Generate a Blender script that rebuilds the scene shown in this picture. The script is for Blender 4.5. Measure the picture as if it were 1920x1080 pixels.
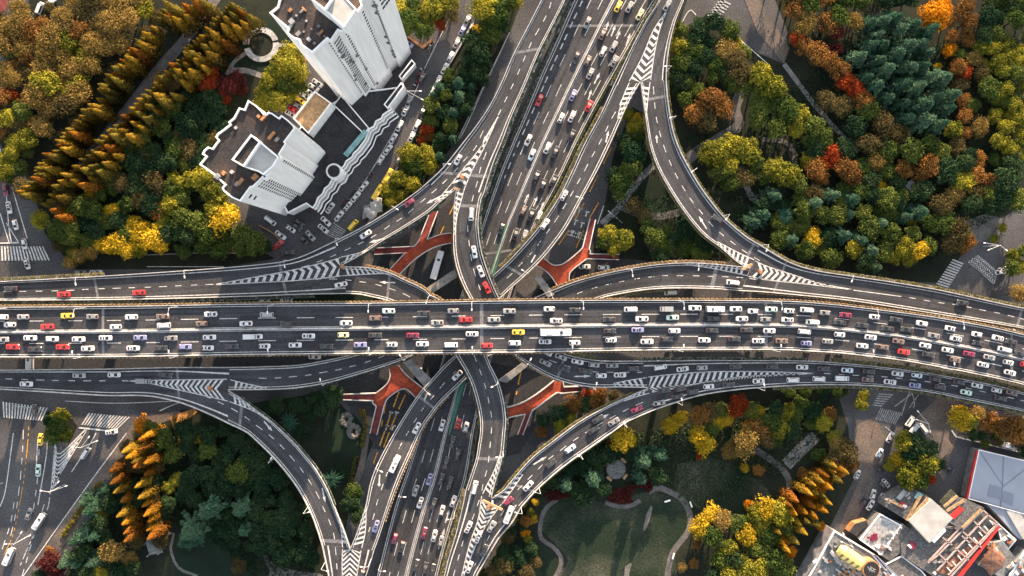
import bpy, bmesh, math, random
from mathutils import Vector, Quaternion, Matrix
S = bpy.context.scene
for o in list(bpy.data.objects): bpy.data.objects.remove(o)
random.seed(11)
# ------------------------------------------------------------------ camera, sky, sun
CAMZ, FPX = 300.0, 1440.0                       # camera height, focal length for a 1920 px wide frame
cam = bpy.data.cameras.new('camera'); co = bpy.data.objects.new('camera', cam); S.collection.objects.link(co)
cam.sensor_width = 36; cam.lens = 36*FPX/1920; cam.clip_end = 5000; cam.clip_start = 1
Q = Vector((-60, 20, -FPX)).normalized().rotation_difference(Vector((0, 0, -1)))
co.rotation_mode = 'QUATERNION'; co.rotation_quaternion = Q; co.location = (0, 0, CAMZ); S.camera = co
SUN_EL, SUN_AZ = math.radians(14.5), math.radians(13)     # azimuth clockwise from +y
w = bpy.data.worlds.new("World"); S.world = w; w.use_nodes = True
nt = w.node_tree; sky = nt.nodes.new('ShaderNodeTexSky'); sky.sky_type = 'NISHITA'; sky.sun_disc = False
sky.sun_elevation = SUN_EL; sky.sun_rotation = SUN_AZ; sky.air_density = 1.0; sky.dust_density = 1.5
hs = nt.nodes.new('ShaderNodeHueSaturation'); hs.inputs['Saturation'].default_value = .42     # a white balance set for the shade
nt.links.new(sky.outputs[0], hs.inputs['Color']); nt.links.new(hs.outputs[0], nt.nodes['Background'].inputs[0]); nt.nodes['Background'].inputs[1].default_value = 0.12
sl = bpy.data.lights.new('sun', 'SUN'); sl.energy = 4.3; sl.angle = math.radians(0.6); sl.color = (1, .72, .48)
so = bpy.data.objects.new('sun', sl); S.collection.objects.link(so); so.location = (40, 200, 200)
sd = Vector((math.sin(SUN_AZ)*math.cos(SUN_EL), math.cos(SUN_AZ)*math.cos(SUN_EL), math.sin(SUN_EL)))
so.rotation_mode = 'QUATERNION'; so.rotation_quaternion = (-sd).to_track_quat('-Z', 'Y')
S.view_settings.view_transform = 'Standard'; S.view_settings.look = 'None'; S.view_settings.gamma = 1
S.view_settings.exposure = 2.2
S.render.engine = 'CYCLES'; S.cycles.max_bounces = 5; S.cycles.transparent_max_bounces = 4
S.cycles.diffuse_bounces = 3; S.cycles.glossy_bounces = 2; S.cycles.transmission_bounces = 2

# ------------------------------------------------------------------ helpers
def P(px, py, z=0.0):                           # survey point: where the sight line of a 1920x1080 frame meets height z
    d = Q @ Vector(((px-960)/FPX, -(py-540)/FPX, -1.0))
    t = (z-CAMZ)/d.z
    return Vector((d.x*t, d.y*t, z))
def px2m(z): return (CAMZ-z)/FPX
def tag(o, label=None, cat=None, group=None, kind=None):
    if label: o['label'] = label
    if cat: o['category'] = cat
    if group: o['group'] = group
    if kind: o['kind'] = kind
    return o
def link(o, parent=None):
    S.collection.objects.link(o)
    if parent: o.parent = parent
    return o
def empty(name, loc=(0, 0, 0), rz=0, parent=None):
    o = bpy.data.objects.new(name, None); o.location = loc; o.rotation_euler = (0, 0, rz); o.empty_display_size = .5
    return link(o, parent)
class MB:
    def __init__(s): s.v = []; s.f = []; s.m = []; s.uv = None
    def face(s, pts, m=0):
        n = len(s.v); s.v += [tuple(p) for p in pts]; s.f.append(tuple(range(n, n+len(pts)))); s.m.append(m)
    def prism(s, poly, z0, z1, m=0, mt=None, bottom=False):     # poly: xy list (ccw or cw)
        a = sum(poly[i][0]*poly[(i+1) % len(poly)][1]-poly[(i+1) % len(poly)][0]*poly[i][1] for i in range(len(poly)))
        if a < 0: poly = poly[::-1]
        k = len(poly)
        s.face([(p[0], p[1], z1) for p in poly], m if mt is None else mt)
        for i in range(k):
            p, q = poly[i], poly[(i+1) % k]
            s.face([(p[0], p[1], z0), (q[0], q[1], z0), (q[0], q[1], z1), (p[0], p[1], z1)], m)
        if bottom: s.face([(p[0], p[1], z0) for p in reversed(poly)], m)
    def box(s, c, d, rz=0, m=0, up=0):          # centre, full dims
        x, y, z = d[0]/2, d[1]/2, d[2]/2; cs, sn = math.cos(rz), math.sin(rz)
        q = lambda a, b, e: (c[0]+a*cs-b*sn, c[1]+a*sn+b*cs, c[2]+e)
        for F in (((-x,-y,z),(x,-y,z),(x,y,z),(-x,y,z)), ((-x,y,-z),(x,y,-z),(x,-y,-z),(-x,-y,-z)), ((-x,-y,-z),(x,-y,-z),(x,-y,z),(-x,-y,z)),
                  ((x,-y,-z),(x,y,-z),(x,y,z),(x,-y,z)), ((x,y,-z),(-x,y,-z),(-x,y,z),(x,y,z)), ((-x,y,-z),(-x,-y,-z),(-x,-y,z),(-x,y,z))):
            s.face([q(*p) for p in F], m)
    def tube(s, a, b, r0, r1=None, n=8, m=0, cap=True):
        a, b = Vector(a), Vector(b); r1 = r0 if r1 is None else r1
        d = (b-a).normalized(); u = d.orthogonal().normalized(); v = d.cross(u)
        A = [a+(u*math.cos(6.2832*i/n)+v*math.sin(6.2832*i/n))*r0 for i in range(n)]
        B = [b+(u*math.cos(6.2832*i/n)+v*math.sin(6.2832*i/n))*r1 for i in range(n)]
        for i in range(n): s.face([A[i], A[(i+1) % n], B[(i+1) % n], B[i]], m)
        if cap: s.face(A[::-1], m); s.face(B, m)
    def strip(s, L, R, m=0):                    # L left of travel, R right: face looks up
        for i in range(len(L)-1): s.face([L[i], R[i], R[i+1], L[i+1]], m)
    def mesh(s, name, mats, origin=None):
        me = bpy.data.meshes.new(name)
        v = s.v if origin is None else [(p[0]-origin[0], p[1]-origin[1], p[2]-origin[2]) for p in s.v]
        me.from_pydata(v, [], s.f)
        for mm in (mats if isinstance(mats, (list, tuple)) else [mats]): me.materials.append(mm)
        if any(s.m): me.polygons.foreach_set('material_index', s.m)
        me.update(); return me
    def build(s, name, mats, parent=None, origin=None):
        if origin is None and parent is not None: origin = parent.location
        o = bpy.data.objects.new(name, s.mesh(name, mats, origin))
        if parent is None and origin is not None: o.location = origin
        return link(o, parent)
def spline(pts, n):                             # Catmull-Rom through points, n+1 samples even by arc length
    pts = [Vector(p) for p in pts]
    if len(pts) == 2: dense = [pts[0].lerp(pts[1], i/40) for i in range(41)]
    else:
        q = [pts[0]*2-pts[1]]+pts+[pts[-1]*2-pts[-2]]; dense = []
        for i in range(1, len(q)-2):
            p0, p1, p2, p3 = q[i-1:i+3]
            for k in range(16):
                t = k/16
                dense.append(.5*((2*p1)+(p2-p0)*t+(2*p0-5*p1+4*p2-p3)*t*t+(3*p1-p0-3*p2+p3)*t**3))
        dense.append(pts[-1])
    acc = [0]
    for a, b in zip(dense, dense[1:]): acc.append(acc[-1]+(b-a).length)
    out = []; j = 0
    for i in range(n+1):
        d = acc[-1]*i/n
        while j < len(acc)-2 and acc[j+1] < d: j += 1
        t = (d-acc[j])/max(1e-9, acc[j+1]-acc[j]); out.append(dense[j].lerp(dense[j+1], min(1, t)))
    return out
def plen(pts): return sum((Vector(b)-Vector(a)).length for a, b in zip(pts, pts[1:]))
def interp(prof, t):
    for (a, za), (b, zb) in zip(prof, prof[1:]):
        if t <= b:
            u = (t-a)/(b-a) if b > a else 0; u = u*u*(3-2*u); return za+(zb-za)*u
    return prof[-1][1]
def inside(p, poly):
    c = False; n = len(poly)
    for i in range(n):
        a, b = poly[i], poly[i-1]
        if (a[1] > p[1]) != (b[1] > p[1]) and p[0] < (b[0]-a[0])*(p[1]-a[1])/(b[1]-a[1])+a[0]: c = not c
    return c
def pp(s): return [tuple(float(c) for c in q.split(',')) for q in s.split()]

# ------------------------------------------------------------------ materials
def mat(name, col, rough=.85, var=.25, scale=.5, detail=4, col2=None, bump=0, metal=0, spec=.3, fine=0, coord='Object', pos=(.35, .65), amp=.35, stretch=None):
    m = bpy.data.materials.new(name); m.use_nodes = True; N = m.node_tree.nodes; K = m.node_tree.links
    b = N['Principled BSDF']; b.inputs['Roughness'].default_value = rough; b.inputs['Metallic'].default_value = metal
    b.inputs['Specular IOR Level'].default_value = spec
    if var or col2:
        tc = N.new('ShaderNodeNewGeometry' if coord == 'World' else 'ShaderNodeTexCoord')
        src = tc.outputs['Position' if coord == 'World' else coord]
        if stretch: mp = N.new('ShaderNodeMapping'); mp.inputs['Scale'].default_value = stretch; K.new(src, mp.inputs[0]); src = mp.outputs[0]
        no = N.new('ShaderNodeTexNoise'); no.inputs['Scale'].default_value = scale; no.inputs['Detail'].default_value = detail
        K.new(src, no.inputs['Vector'])
        r = N.new('ShaderNodeValToRGB'); c2 = col2 or tuple(c*(1+var) for c in col)
        c1 = col if col2 else tuple(c*(1-var) for c in col)
        r.color_ramp.elements[0].position = pos[0]; r.color_ramp.elements[1].position = pos[1]
        r.color_ramp.elements[0].color = (*c1, 1); r.color_ramp.elements[1].color = (*c2, 1)
        K.new(no.outputs['Fac'], r.inputs[0]); out = r.outputs[0]
        if fine:
            n2 = N.new('ShaderNodeTexNoise'); n2.inputs['Scale'].default_value = fine; n2.inputs['Detail'].default_value = 2
            K.new(src, n2.inputs['Vector'])
            mr = N.new('ShaderNodeMapRange'); mr.inputs[1].default_value = .3; mr.inputs[2].default_value = .7
            mr.inputs[3].default_value = 1-amp; mr.inputs[4].default_value = 1+amp; K.new(n2.outputs['Fac'], mr.inputs[0])
            mx = N.new('ShaderNodeMix'); mx.data_type = 'RGBA'; mx.blend_type = 'MULTIPLY'; mx.inputs[0].default_value = 1
            K.new(out, mx.inputs[6]); K.new(mr.outputs[0], mx.inputs[7]); out = mx.outputs[2]
        K.new(out, b.inputs['Base Color'])
        if bump:
            bp = N.new('ShaderNodeBump'); bp.inputs['Strength'].default_value = bump; K.new(no.outputs['Fac'], bp.inputs['Height']); K.new(bp.outputs[0], b.inputs['Normal'])
    else: b.inputs['Base Color'].default_value = (*col, 1)
    return m
M = {}
M['asphalt'] = mat('asphalt', (.036, .037, .041), .9, .22, .09, 6, fine=2.2, coord='World')
M['asphalt_old'] = mat('asphalt_old', (.058, .057, .060), .92, .30, .06, 8, fine=1.6, coord='World')
M['joint'] = mat('joint_grey', (.13, .13, .135), .9, .3, 1)
M['patch'] = mat('tar_patch_and_shade', (.027, .028, .031), .85, .3, 1)  # tar repairs, and also the painted shade on streets under the decks
M['paint'] = mat('road_paint', (.46, .455, .44), .8, .30, 1.6, 7, coord='World')
M['paint_old'] = mat('worn_road_paint', (.28, .28, .28), .8, .5, 1.5, 6, coord='World')
M['yellow_paint'] = mat('yellow_road_paint', (.50, .24, .03), .8, .35, 1.0, 5, coord='World')
M['concrete'] = mat('concrete', (.40, .40, .39), .85, .18, .4, 5, coord='World')
M['barrier'] = mat('barrier_concrete', (.36, .355, .35), .8, .22, .5, 5, coord='World')
M['dark_concrete'] = mat('dark_concrete', (.17, .165, .16), .9, .3, .5, 6, coord='World')
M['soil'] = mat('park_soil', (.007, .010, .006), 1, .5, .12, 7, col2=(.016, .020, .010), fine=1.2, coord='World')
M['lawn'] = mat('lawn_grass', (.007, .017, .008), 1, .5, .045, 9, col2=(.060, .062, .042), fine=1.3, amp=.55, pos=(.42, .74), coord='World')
M['lawn_dark'] = mat('painted_shade_grass', (.003, .010, .005), 1, .5, .1, 8, col2=(.007, .017, .008), fine=1.5, coord='World')  # darker copy of the lawn grass, with shade put into its colour
M['path'] = mat('path_paving', (.095, .088, .085), .9, .25, .3, 6, fine=2, coord='World')
M['pale_path'] = mat('pale_path_paving', (.11, .105, .095), .9, .2, .3, 6, fine=2, coord='World')
M['tan'] = mat('tan_paving', (.135, .105, .085), .9, .35, .10, 8, col2=(.075, .068, .062), fine=1.5, coord='World')
M['orange_gravel'] = mat('ochre_gravel', (.34, .17, .05), .95, .3, .4, 6, fine=2, coord='World')
M['red_deck'] = mat('red_deck', (.19, .030, .013), .8, .3, .22, 8, col2=(.33, .056, .022), fine=1.6, coord='World')
M['dark_red'] = mat('dark_red_stair', (.14, .028, .026), .8, .3, .6, 5, coord='World')
M['white'] = mat('white_wall', (.69, .685, .67), .75, .07, 1.0, 5, coord='World', stretch=(.8, .8, .06))
M['white_trim'] = mat('white_trim', (.78, .77, .75), .6, .08, .6, coord='World')
M['glass'] = mat('window_glass', (.014, .016, .019), .35, .3, .8, spec=.35)
M['grey_panel'] = mat('grey_panel', (.20, .20, .21), .7, .35, .35, 6, coord='World')
M['roof_dark'] = mat('roof_bitumen', (.024, .024, .026), .95, .4, .10, 8, col2=(.066, .047, .038), fine=1.3, pos=(.42, .68), coord='World')
M['roof_black'] = mat('roof_felt', (.028, .028, .031), .95, .3, .2, 8, fine=1.4, coord='World')
M['roof_tan'] = mat('roof_gravel', (.30, .20, .11), .95, .15, .3, 6, fine=1.5, coord='World')
M['roof_brown'] = mat('roof_clay', (.20, .095, .06), .9, .3, .3, 6, fine=1, coord='World')
M['roof_metal'] = mat('roof_metal', (.27, .285, .33), .55, .08, .1, 5, metal=.1, coord='World')
M['roof_metal2'] = mat('roof_metal_blue', (.19, .205, .26), .5, .1, .1, 5, metal=.1, coord='World')
M['roof_white'] = mat('roof_membrane', (.33, .325, .31), .7, .14, .3, 6, coord='World')
M['roof_slate'] = mat('roof_slate', (.095, .092, .09), .9, .35, 1.0, 8, fine=1.5, coord='World')
M['roof_grey'] = mat('roof_concrete', (.135, .14, .14), .9, .2, .15, 8, fine=1.3, coord='World')
M['roof_pale'] = mat('roof_pale_concrete', (.30, .30, .30), .9, .18, .15, 8, fine=1, coord='World')
M['red'] = mat('red_paint', (.42, .03, .025), .5, .15, .5)
M['dkred'] = mat('maroon_cover', (.14, .012, .035), .6, .2, .6)
M['pink_beam'] = mat('painted_beam', (.33, .26, .245), .7, .2, .8)
M['yellow'] = mat('yellow_shell', (.75, .55, .17), .45, .1, .3)
M['teal'] = mat('teal_glazing', (.20, .36, .36), .3, .2, .8)
M['green_panel'] = mat('green_panel', (.03, .13, .09), .7, .2, .6)
M['orange_wood'] = mat('orange_timber', (.30, .15, .07), .7, .3, .8)
M['black'] = mat('black_rubber', (.015, .015, .016), .8, 0)
M['steel'] = mat('galvanised_steel', (.60, .61, .62), .45, .1, .5, metal=.2)
M['lampwhite'] = mat('lamp_white', (.78, .78, .77), .4, 0)
M['trunk'] = mat('bark', (.07, .05, .035), .95, .3, 2)
M['skin'] = mat('skin', (.45, .28, .2), .6, 0)
M['cloth_dark'] = mat('dark_cloth', (.02, .022, .03), .9, .2, 3)

def deckmat():
    m = M['asphalt'].copy(); m.name = 'deck_asphalt'; N = m.node_tree.nodes; K = m.node_tree.links; b = N['Principled BSDF']; src = b.inputs['Base Color'].links[0].from_socket
    uv = N.new('ShaderNodeUVMap'); mp = N.new('ShaderNodeMapping'); mp.inputs['Scale'].default_value = (.85, .012, 1); K.new(uv.outputs[0], mp.inputs[0])
    no = N.new('ShaderNodeTexNoise'); no.inputs['Scale'].default_value = 1; no.inputs['Detail'].default_value = 3; K.new(mp.outputs[0], no.inputs['Vector'])
    mr = N.new('ShaderNodeMapRange'); mr.inputs[1].default_value = .3; mr.inputs[2].default_value = .7; mr.inputs[3].default_value = .62; mr.inputs[4].default_value = 1.45; K.new(no.outputs['Fac'], mr.inputs[0])
    mx = N.new('ShaderNodeMix'); mx.data_type = 'RGBA'; mx.blend_type = 'MULTIPLY'; mx.inputs[0].default_value = 1; K.new(src, mx.inputs[6]); K.new(mr.outputs[0], mx.inputs[7]); K.new(mx.outputs[2], b.inputs['Base Color']); return m
M['deck_asphalt'] = deckmat()
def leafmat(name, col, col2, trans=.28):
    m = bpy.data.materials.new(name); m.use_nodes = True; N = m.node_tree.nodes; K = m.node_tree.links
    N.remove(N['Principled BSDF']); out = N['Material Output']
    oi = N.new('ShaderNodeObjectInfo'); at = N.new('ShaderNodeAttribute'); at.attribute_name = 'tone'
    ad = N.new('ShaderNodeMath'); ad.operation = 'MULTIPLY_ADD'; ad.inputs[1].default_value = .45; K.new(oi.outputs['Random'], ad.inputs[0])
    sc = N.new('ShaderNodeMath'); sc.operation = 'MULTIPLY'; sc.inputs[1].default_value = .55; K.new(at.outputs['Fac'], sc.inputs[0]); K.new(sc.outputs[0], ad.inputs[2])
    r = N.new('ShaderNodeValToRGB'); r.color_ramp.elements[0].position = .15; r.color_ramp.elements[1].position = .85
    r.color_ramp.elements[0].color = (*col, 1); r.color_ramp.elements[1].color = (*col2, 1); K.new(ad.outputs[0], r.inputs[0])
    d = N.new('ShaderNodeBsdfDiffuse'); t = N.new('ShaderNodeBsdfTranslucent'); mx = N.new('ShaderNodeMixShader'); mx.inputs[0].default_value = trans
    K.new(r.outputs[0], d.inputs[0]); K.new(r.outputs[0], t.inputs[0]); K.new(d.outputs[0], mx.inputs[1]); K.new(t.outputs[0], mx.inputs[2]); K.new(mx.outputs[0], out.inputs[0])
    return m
LEAF = {
 'G': leafmat('leaf_green', (.030, .058, .016), (.115, .140, .032)),
 'D': leafmat('leaf_dark_green', (.013, .034, .019), (.042, .072, .030)),
 'Y': leafmat('leaf_yellow_green', (.055, .075, .014), (.29, .255, .030)),
 'y': leafmat('leaf_yellow', (.24, .165, .012), (.60, .40, .03)),
 'o': leafmat('leaf_vivid_orange', (.36, .12, .008), (.58, .24, .014)),
 'O': leafmat('leaf_orange', (.095, .050, .018), (.27, .130, .036)),
 'r': leafmat('leaf_red', (.16, .025, .010), (.34, .065, .018)),
 'm': leafmat('leaf_maroon', (.040, .012, .014), (.11, .028, .022)),
 'N': leafmat('leaf_brown', (.048, .040, .018), (.135, .105, .042)),
 'T': leafmat('leaf_tan', (.13, .090, .026), (.30, .20, .060)),
 'C': leafmat('leaf_blue_green', (.018, .058, .038), (.075, .130, .078)),
 'R': leafmat('leaf_redwood', (.030, .026, .009), (.34, .21, .026)), 'R1': leafmat('leaf_redwood_rust', (.045, .022, .008), (.30, .12, .018)), 'R2': leafmat('leaf_redwood_olive', (.022, .024, .009), (.20, .155, .028)), 'R3': leafmat('leaf_redwood_orange', (.06, .026, .007), (.50, .24, .02)),
 'P': leafmat('leaf_palm', (.018, .055, .040), (.05, .11, .07)),
 'H': leafmat('leaf_hedge', (.045, .055, .014), (.21, .165, .035)),
 'F': leafmat('leaf_flower_box', (.12, .085, .03), (.42, .26, .10)),
}
def leafmesh(name, leaves, m):                  # leaves: (centre, normal, size, tone)
    me = bpy.data.meshes.new(name); V = []; F = []; T = []
    for c, n, s, t in leaves:
        n = n.normalized(); u = n.orthogonal().normalized(); a = random.uniform(0, 6.28)
        u = (u*math.cos(a)+n.cross(u)*math.sin(a)); v = n.cross(u); k = len(V); s2 = s*random.uniform(.55, .8)
        V += [c+u*s, c+v*s2+n*s*.15, c-u*s, c-v*s2+n*s*.15]; F.append((k, k+1, k+2, k+3)); T.append(t)
    me.from_pydata([tuple(p) for p in V], [], F); me.materials.append(m)
    a = me.attributes.new('tone', 'FLOAT', 'FACE'); a.data.foreach_set('value', T); me.update(); return me
def rv(): 
    while 1:
        v = Vector((random.uniform(-1, 1), random.uniform(-1, 1), random.uniform(-1, 1)))
        if .05 < v.length < 1: return v.normalized()
# ------------------------------------------------------------------ ground, parks, paths, street markings
gb = MB(); gb.face([(-1500, -1500, 0), (1500, -1500, 0), (1500, 1500, 0), (-1500, 1500, 0)])
ground = tag(gb.build('ground', M['asphalt_old']), 'dark grey asphalt ground with faint tracks under the interchange', 'ground', kind='structure')
def area(name, label, cat, poly, m, z, smooth=False):
    pts = pp(poly)
    if smooth: pts = [tuple(p) for p in spline([(*p, 0) for p in pts+[pts[0]]], len(pts)*6)][:-1]
    b = MB(); W = [P(p[0], p[1], z) for p in pts]
    a = sum(W[i].x*W[i-1].y-W[i-1].x*W[i].y for i in range(len(W)))
    b.face(W if a < 0 else W[::-1])
    return tag(b.build(name, M[m]), label, cat, kind='structure')
def path(name, label, pts, wpx, m='path', z=.12, cat='path'):
    c = [P(p[0], p[1], z) for p in pp(pts)]; n = max(4, int(plen(c)/2.5)); c = spline(c, n); b = MB(); L = []; R = []
    for i, p in enumerate(c):
        d = (c[min(i+1, n)]-c[max(i-1, 0)]).normalized(); s = Vector((-d.y, d.x, 0))*wpx*px2m(0)/2; L.append(p+s); R.append(p-s)
    b.strip(L, R); return tag(b.build(name, M[m]), label, cat, kind='structure')
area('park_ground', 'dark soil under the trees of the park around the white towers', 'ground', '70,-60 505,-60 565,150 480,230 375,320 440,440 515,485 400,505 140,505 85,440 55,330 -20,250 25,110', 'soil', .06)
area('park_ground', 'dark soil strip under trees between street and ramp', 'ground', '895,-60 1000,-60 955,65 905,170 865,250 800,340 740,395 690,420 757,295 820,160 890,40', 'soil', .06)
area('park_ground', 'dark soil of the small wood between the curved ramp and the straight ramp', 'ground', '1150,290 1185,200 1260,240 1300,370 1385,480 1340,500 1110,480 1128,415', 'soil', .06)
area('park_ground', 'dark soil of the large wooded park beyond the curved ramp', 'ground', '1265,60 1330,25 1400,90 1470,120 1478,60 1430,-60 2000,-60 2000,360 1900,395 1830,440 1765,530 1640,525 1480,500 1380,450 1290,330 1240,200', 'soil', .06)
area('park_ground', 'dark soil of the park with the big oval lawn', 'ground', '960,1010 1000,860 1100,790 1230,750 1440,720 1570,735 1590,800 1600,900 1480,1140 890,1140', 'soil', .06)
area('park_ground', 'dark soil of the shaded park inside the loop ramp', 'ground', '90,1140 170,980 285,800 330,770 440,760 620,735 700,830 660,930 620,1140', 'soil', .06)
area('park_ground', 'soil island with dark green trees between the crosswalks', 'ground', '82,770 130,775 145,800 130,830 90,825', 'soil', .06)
area('lawn', 'large lawn with worn pale patches enclosed by a winding path', 'lawn', '1020,945 1100,935 1140,945 1220,922 1285,950 1298,985 1268,1040 1255,1140 1065,1140 1040,1080 1065,1050 1012,985', 'lawn', .10, True)
area('lawn', 'green lawn beside the yellow trees above the winding path', 'lawn', '1270,870 1340,860 1420,900 1440,940 1350,975 1300,945 1265,915', 'lawn', .10, True)
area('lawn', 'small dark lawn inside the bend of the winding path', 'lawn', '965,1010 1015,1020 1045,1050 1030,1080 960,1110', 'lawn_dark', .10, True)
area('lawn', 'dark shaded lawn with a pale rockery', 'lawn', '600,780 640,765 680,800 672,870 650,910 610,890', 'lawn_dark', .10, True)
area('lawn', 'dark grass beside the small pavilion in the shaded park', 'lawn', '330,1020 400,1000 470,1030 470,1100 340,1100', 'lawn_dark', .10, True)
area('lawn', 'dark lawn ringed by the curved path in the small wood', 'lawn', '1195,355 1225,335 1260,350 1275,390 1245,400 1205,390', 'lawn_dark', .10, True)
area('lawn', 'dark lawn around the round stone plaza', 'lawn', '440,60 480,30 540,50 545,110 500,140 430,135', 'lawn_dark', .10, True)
area('street', 'street with shade painted into its colour under the lower edge of the wide viaduct', 'street', '-60,640 480,640 760,640 760,668 560,684 330,690 -60,696', 'patch', .04)  # dark sheet over the street, painted to stand in for shade
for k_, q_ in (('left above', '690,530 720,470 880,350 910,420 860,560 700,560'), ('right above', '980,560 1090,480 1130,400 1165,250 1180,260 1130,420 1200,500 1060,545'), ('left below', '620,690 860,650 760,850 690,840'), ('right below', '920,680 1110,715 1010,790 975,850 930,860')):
    area('street', 'street with shade painted into its colour beneath the ramps '+k_+' the crossing', 'street', q_, 'patch', .04)  # dark sheets lay shade on the asphalt as colour
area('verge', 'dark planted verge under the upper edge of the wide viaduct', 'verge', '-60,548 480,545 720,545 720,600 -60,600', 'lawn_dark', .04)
area('bare_ground', 'pale worn streak on the large lawn', 'ground', '1220,948 1223,955 1214,985 1206,996 1212,965', 'pale_path', .13, True)
area('bare_ground', 'pale worn patch near the foot of the large lawn', 'ground', '1172,1062 1184,1056 1180,1075 1178,1100 1170,1095', 'pale_path', .13, True)
path('path', 'winding grey path along the large lawn', '1216,922 1235,915 1262,925 1285,943 1295,975 1288,1000 1262,1035 1252,1075 1250,1130', 11)
path('path', 'grey path curving down the left side of the large lawn', '1045,936 1022,955 1013,985 1015,1010 1040,1028 1053,1050 1045,1075 1030,1100', 8)
path('path', 'short grey path under the maroon shrubs', '1135,942 1160,950 1185,948 1200,938', 8)
path('path', 'grey path branching from the winding path into yellow trees', '1295,990 1330,985', 8)
path('path', 'grey path between yellow trees and the slatted bridge', '1355,973 1380,974 1400,982', 9)
path('path', 'grey path curving below the slatted boardwalk', '1415,842 1445,862 1468,880 1480,905 1478,940', 12)
path('boardwalk', 'slatted grey boardwalk in the park near the yellow trees', '1474,872 1500,845 1530,818', 24, 'dark_concrete')
path('path', 'straight avenue between two rows of golden conifers', '425,-40 402,0 342,80 300,127 255,185 215,235 180,278 140,330 110,370', 19, 'path')
path('path', 'curved path below the round stone plaza', '425,140 440,115 470,95 500,85 540,85', 7, 'dark_concrete')
path('path', 'grey path arc leading to the round stone plaza', '430,132 460,132 490,142', 10, 'dark_concrete')
path('path', 'curved path through the small wood', '1128,420 1160,390 1185,355 1215,320 1240,300', 12, 'dark_concrete')
path('path', 'path looping around the dark lawn in the small wood', '1160,385 1195,400 1240,405 1285,395', 14, 'path')
path('path', 'grey plaza path in the wooded park', '1390,170 1378,205 1385,235 1345,262 1300,290 1280,310', 20, 'path')
path('path', 'curved grey path under the bright green trees', '1430,262 1470,265 1488,285 1490,310', 9, 'path')
path('path', 'curved path near the dark palms of the wooded park', '1400,345 1390,310 1410,370 1455,390', 12, 'dark_concrete')
path('path', 'long dark path across the wooded park', '1470,120 1500,160 1530,200 1570,245 1610,285', 9, 'dark_concrete')
path('path', 'grey path among the dark trees by the pavilion', '300,1000 325,1000 320,1030 335,1065 370,1080', 5, 'pale_path')
path('path', 'grey path winding into the dark park', '390,915 402,930 400,945', 9, 'path')
path('path', 'grey path end near the teal conifers', '410,965 430,975 450,984', 8, 'path')
area('path', 'pale fan shaped path at the edge of the shaded park', 'path', '488,1035 500,1040 515,1058 555,1070 605,1078 605,1110 495,1110 505,1075', 'path', .12, True)
path('path', 'sandy path by the shaded lawn', '688,800 684,840 676,880 665,910', 11, 'tan')
area('path', 'ochre gravel path in a triangular bed', 'path', '318,782 365,765 370,772 350,790 365,810 345,855 335,835', 'orange_gravel', .13)
area('pavement', 'warm tan pavement between park and road', 'pavement', '235,815 255,785 335,770 345,778 270,805 205,900 150,985 90,1060 60,1100 40,1100 130,960', 'tan', .10)
area('pavement', 'tan paved square along the orange conifers', 'pavement', '1600,800 1640,780 1660,820 1645,870 1630,930 1590,1000 1560,1020 1585,960 1612,900', 'tan', .10)
area('pavement', 'tan streaked pavement around the white truck', 'pavement', '1715,785 1765,740 1815,760 1800,800 1785,850 1770,900 1745,870 1750,820', 'tan', .10)
area('pavement', 'tan strip of pavement under the viaduct edge', 'pavement', '1800,745 1935,790 1935,830 1830,815 1800,790', 'tan', .10)
area('pavement', 'grey paved forecourt beside the large wood', 'pavement', '1790,420 1850,400 1880,410 1850,450 1815,460', 'pale_path', .10)
area('pavement', 'tan pavement along the wooded park road', 'pavement', '1380,-40 1400,-40 1480,90 1470,120 1420,60', 'tan', .10)
area('sports_court', 'red court with white lines at the corner beyond the trees', 'court', '-60,-60 40,-60 10,20 -60,60', 'dark_red', .10)
# markings on the streets: children of the ground
mk = MB(); mo = MB(); my = MB()
def line(b, pts, wm, z, dash=None, gap=0, m=0):
    c = [P(p[0], p[1], z) for p in (pp(pts) if isinstance(pts, str) else pts)]
    L = plen(c); n = max(2, int(L/1.2)); c = spline(c, n); per = (dash or L)+gap; d = 0
    for i in range(n):
        if dash is None or (d % per) < dash:
            t = (c[i+1]-c[i]).normalized(); s = Vector((-t.y, t.x, 0))*wm/2
            b.face([c[i]+s, c[i]-s, c[i+1]-s, c[i+1]+s], m)
        d += L/n
def zebra(a, b_, c, d, n, m=mk):                # stripes run from edge a-b to edge d-c
    a, b_, c, d = [Vector((*q, 0)) for q in (a, b_, c, d)]
    for i in range(n):
        t0, t1 = (i+.1)/n, (i+.6)/n
        q = [a.lerp(b_, t0), a.lerp(b_, t1), d.lerp(c, t1), d.lerp(c, t0)]
        w_ = [P(p.x, p.y, .14) for p in q]; A = sum(w_[k].x*w_[k-1].y-w_[k-1].x*w_[k].y for k in range(4))
        m.face(w_ if A < 0 else w_[::-1])
zebra((-4, 462), (83, 462), (96, 488), (-4, 489), 16)
zebra((4, 753), (92, 765), (80, 789), (6, 783), 15); zebra((166, 774), (246, 782), (222, 805), (152, 796), 14)
zebra((1352, -2), (1368, -2), (1344, 32), (1326, 32), 1, mo); zebra((1326, 30), (1352, -5), (1372, 5), (1345, 40), 7, mo)
zebra((1755, 533), (1788, 484), (1808, 492), (1778, 540), 11); zebra((1815, 490), (1832, 478), (1872, 512), (1862, 534), 3, mo)
zebra((1815, 492), (1866, 533), (1873, 510), (1834, 478), 14); zebra((1648, 737), (1635, 762), (1651, 764), (1676, 739), 6, mo)
zebra((1650, 765), (1692, 774), (1680, 796), (1641, 787), 11, mo); zebra((611, 440), (628, 417), (650, 432), (633, 450), 7, mo)
for s in ("0,278 10,345 17,430 22,455", "25,360 51,447", "0,400 17,455", "12,418 35,455"): line(mk, s, .35, .14)
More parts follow.
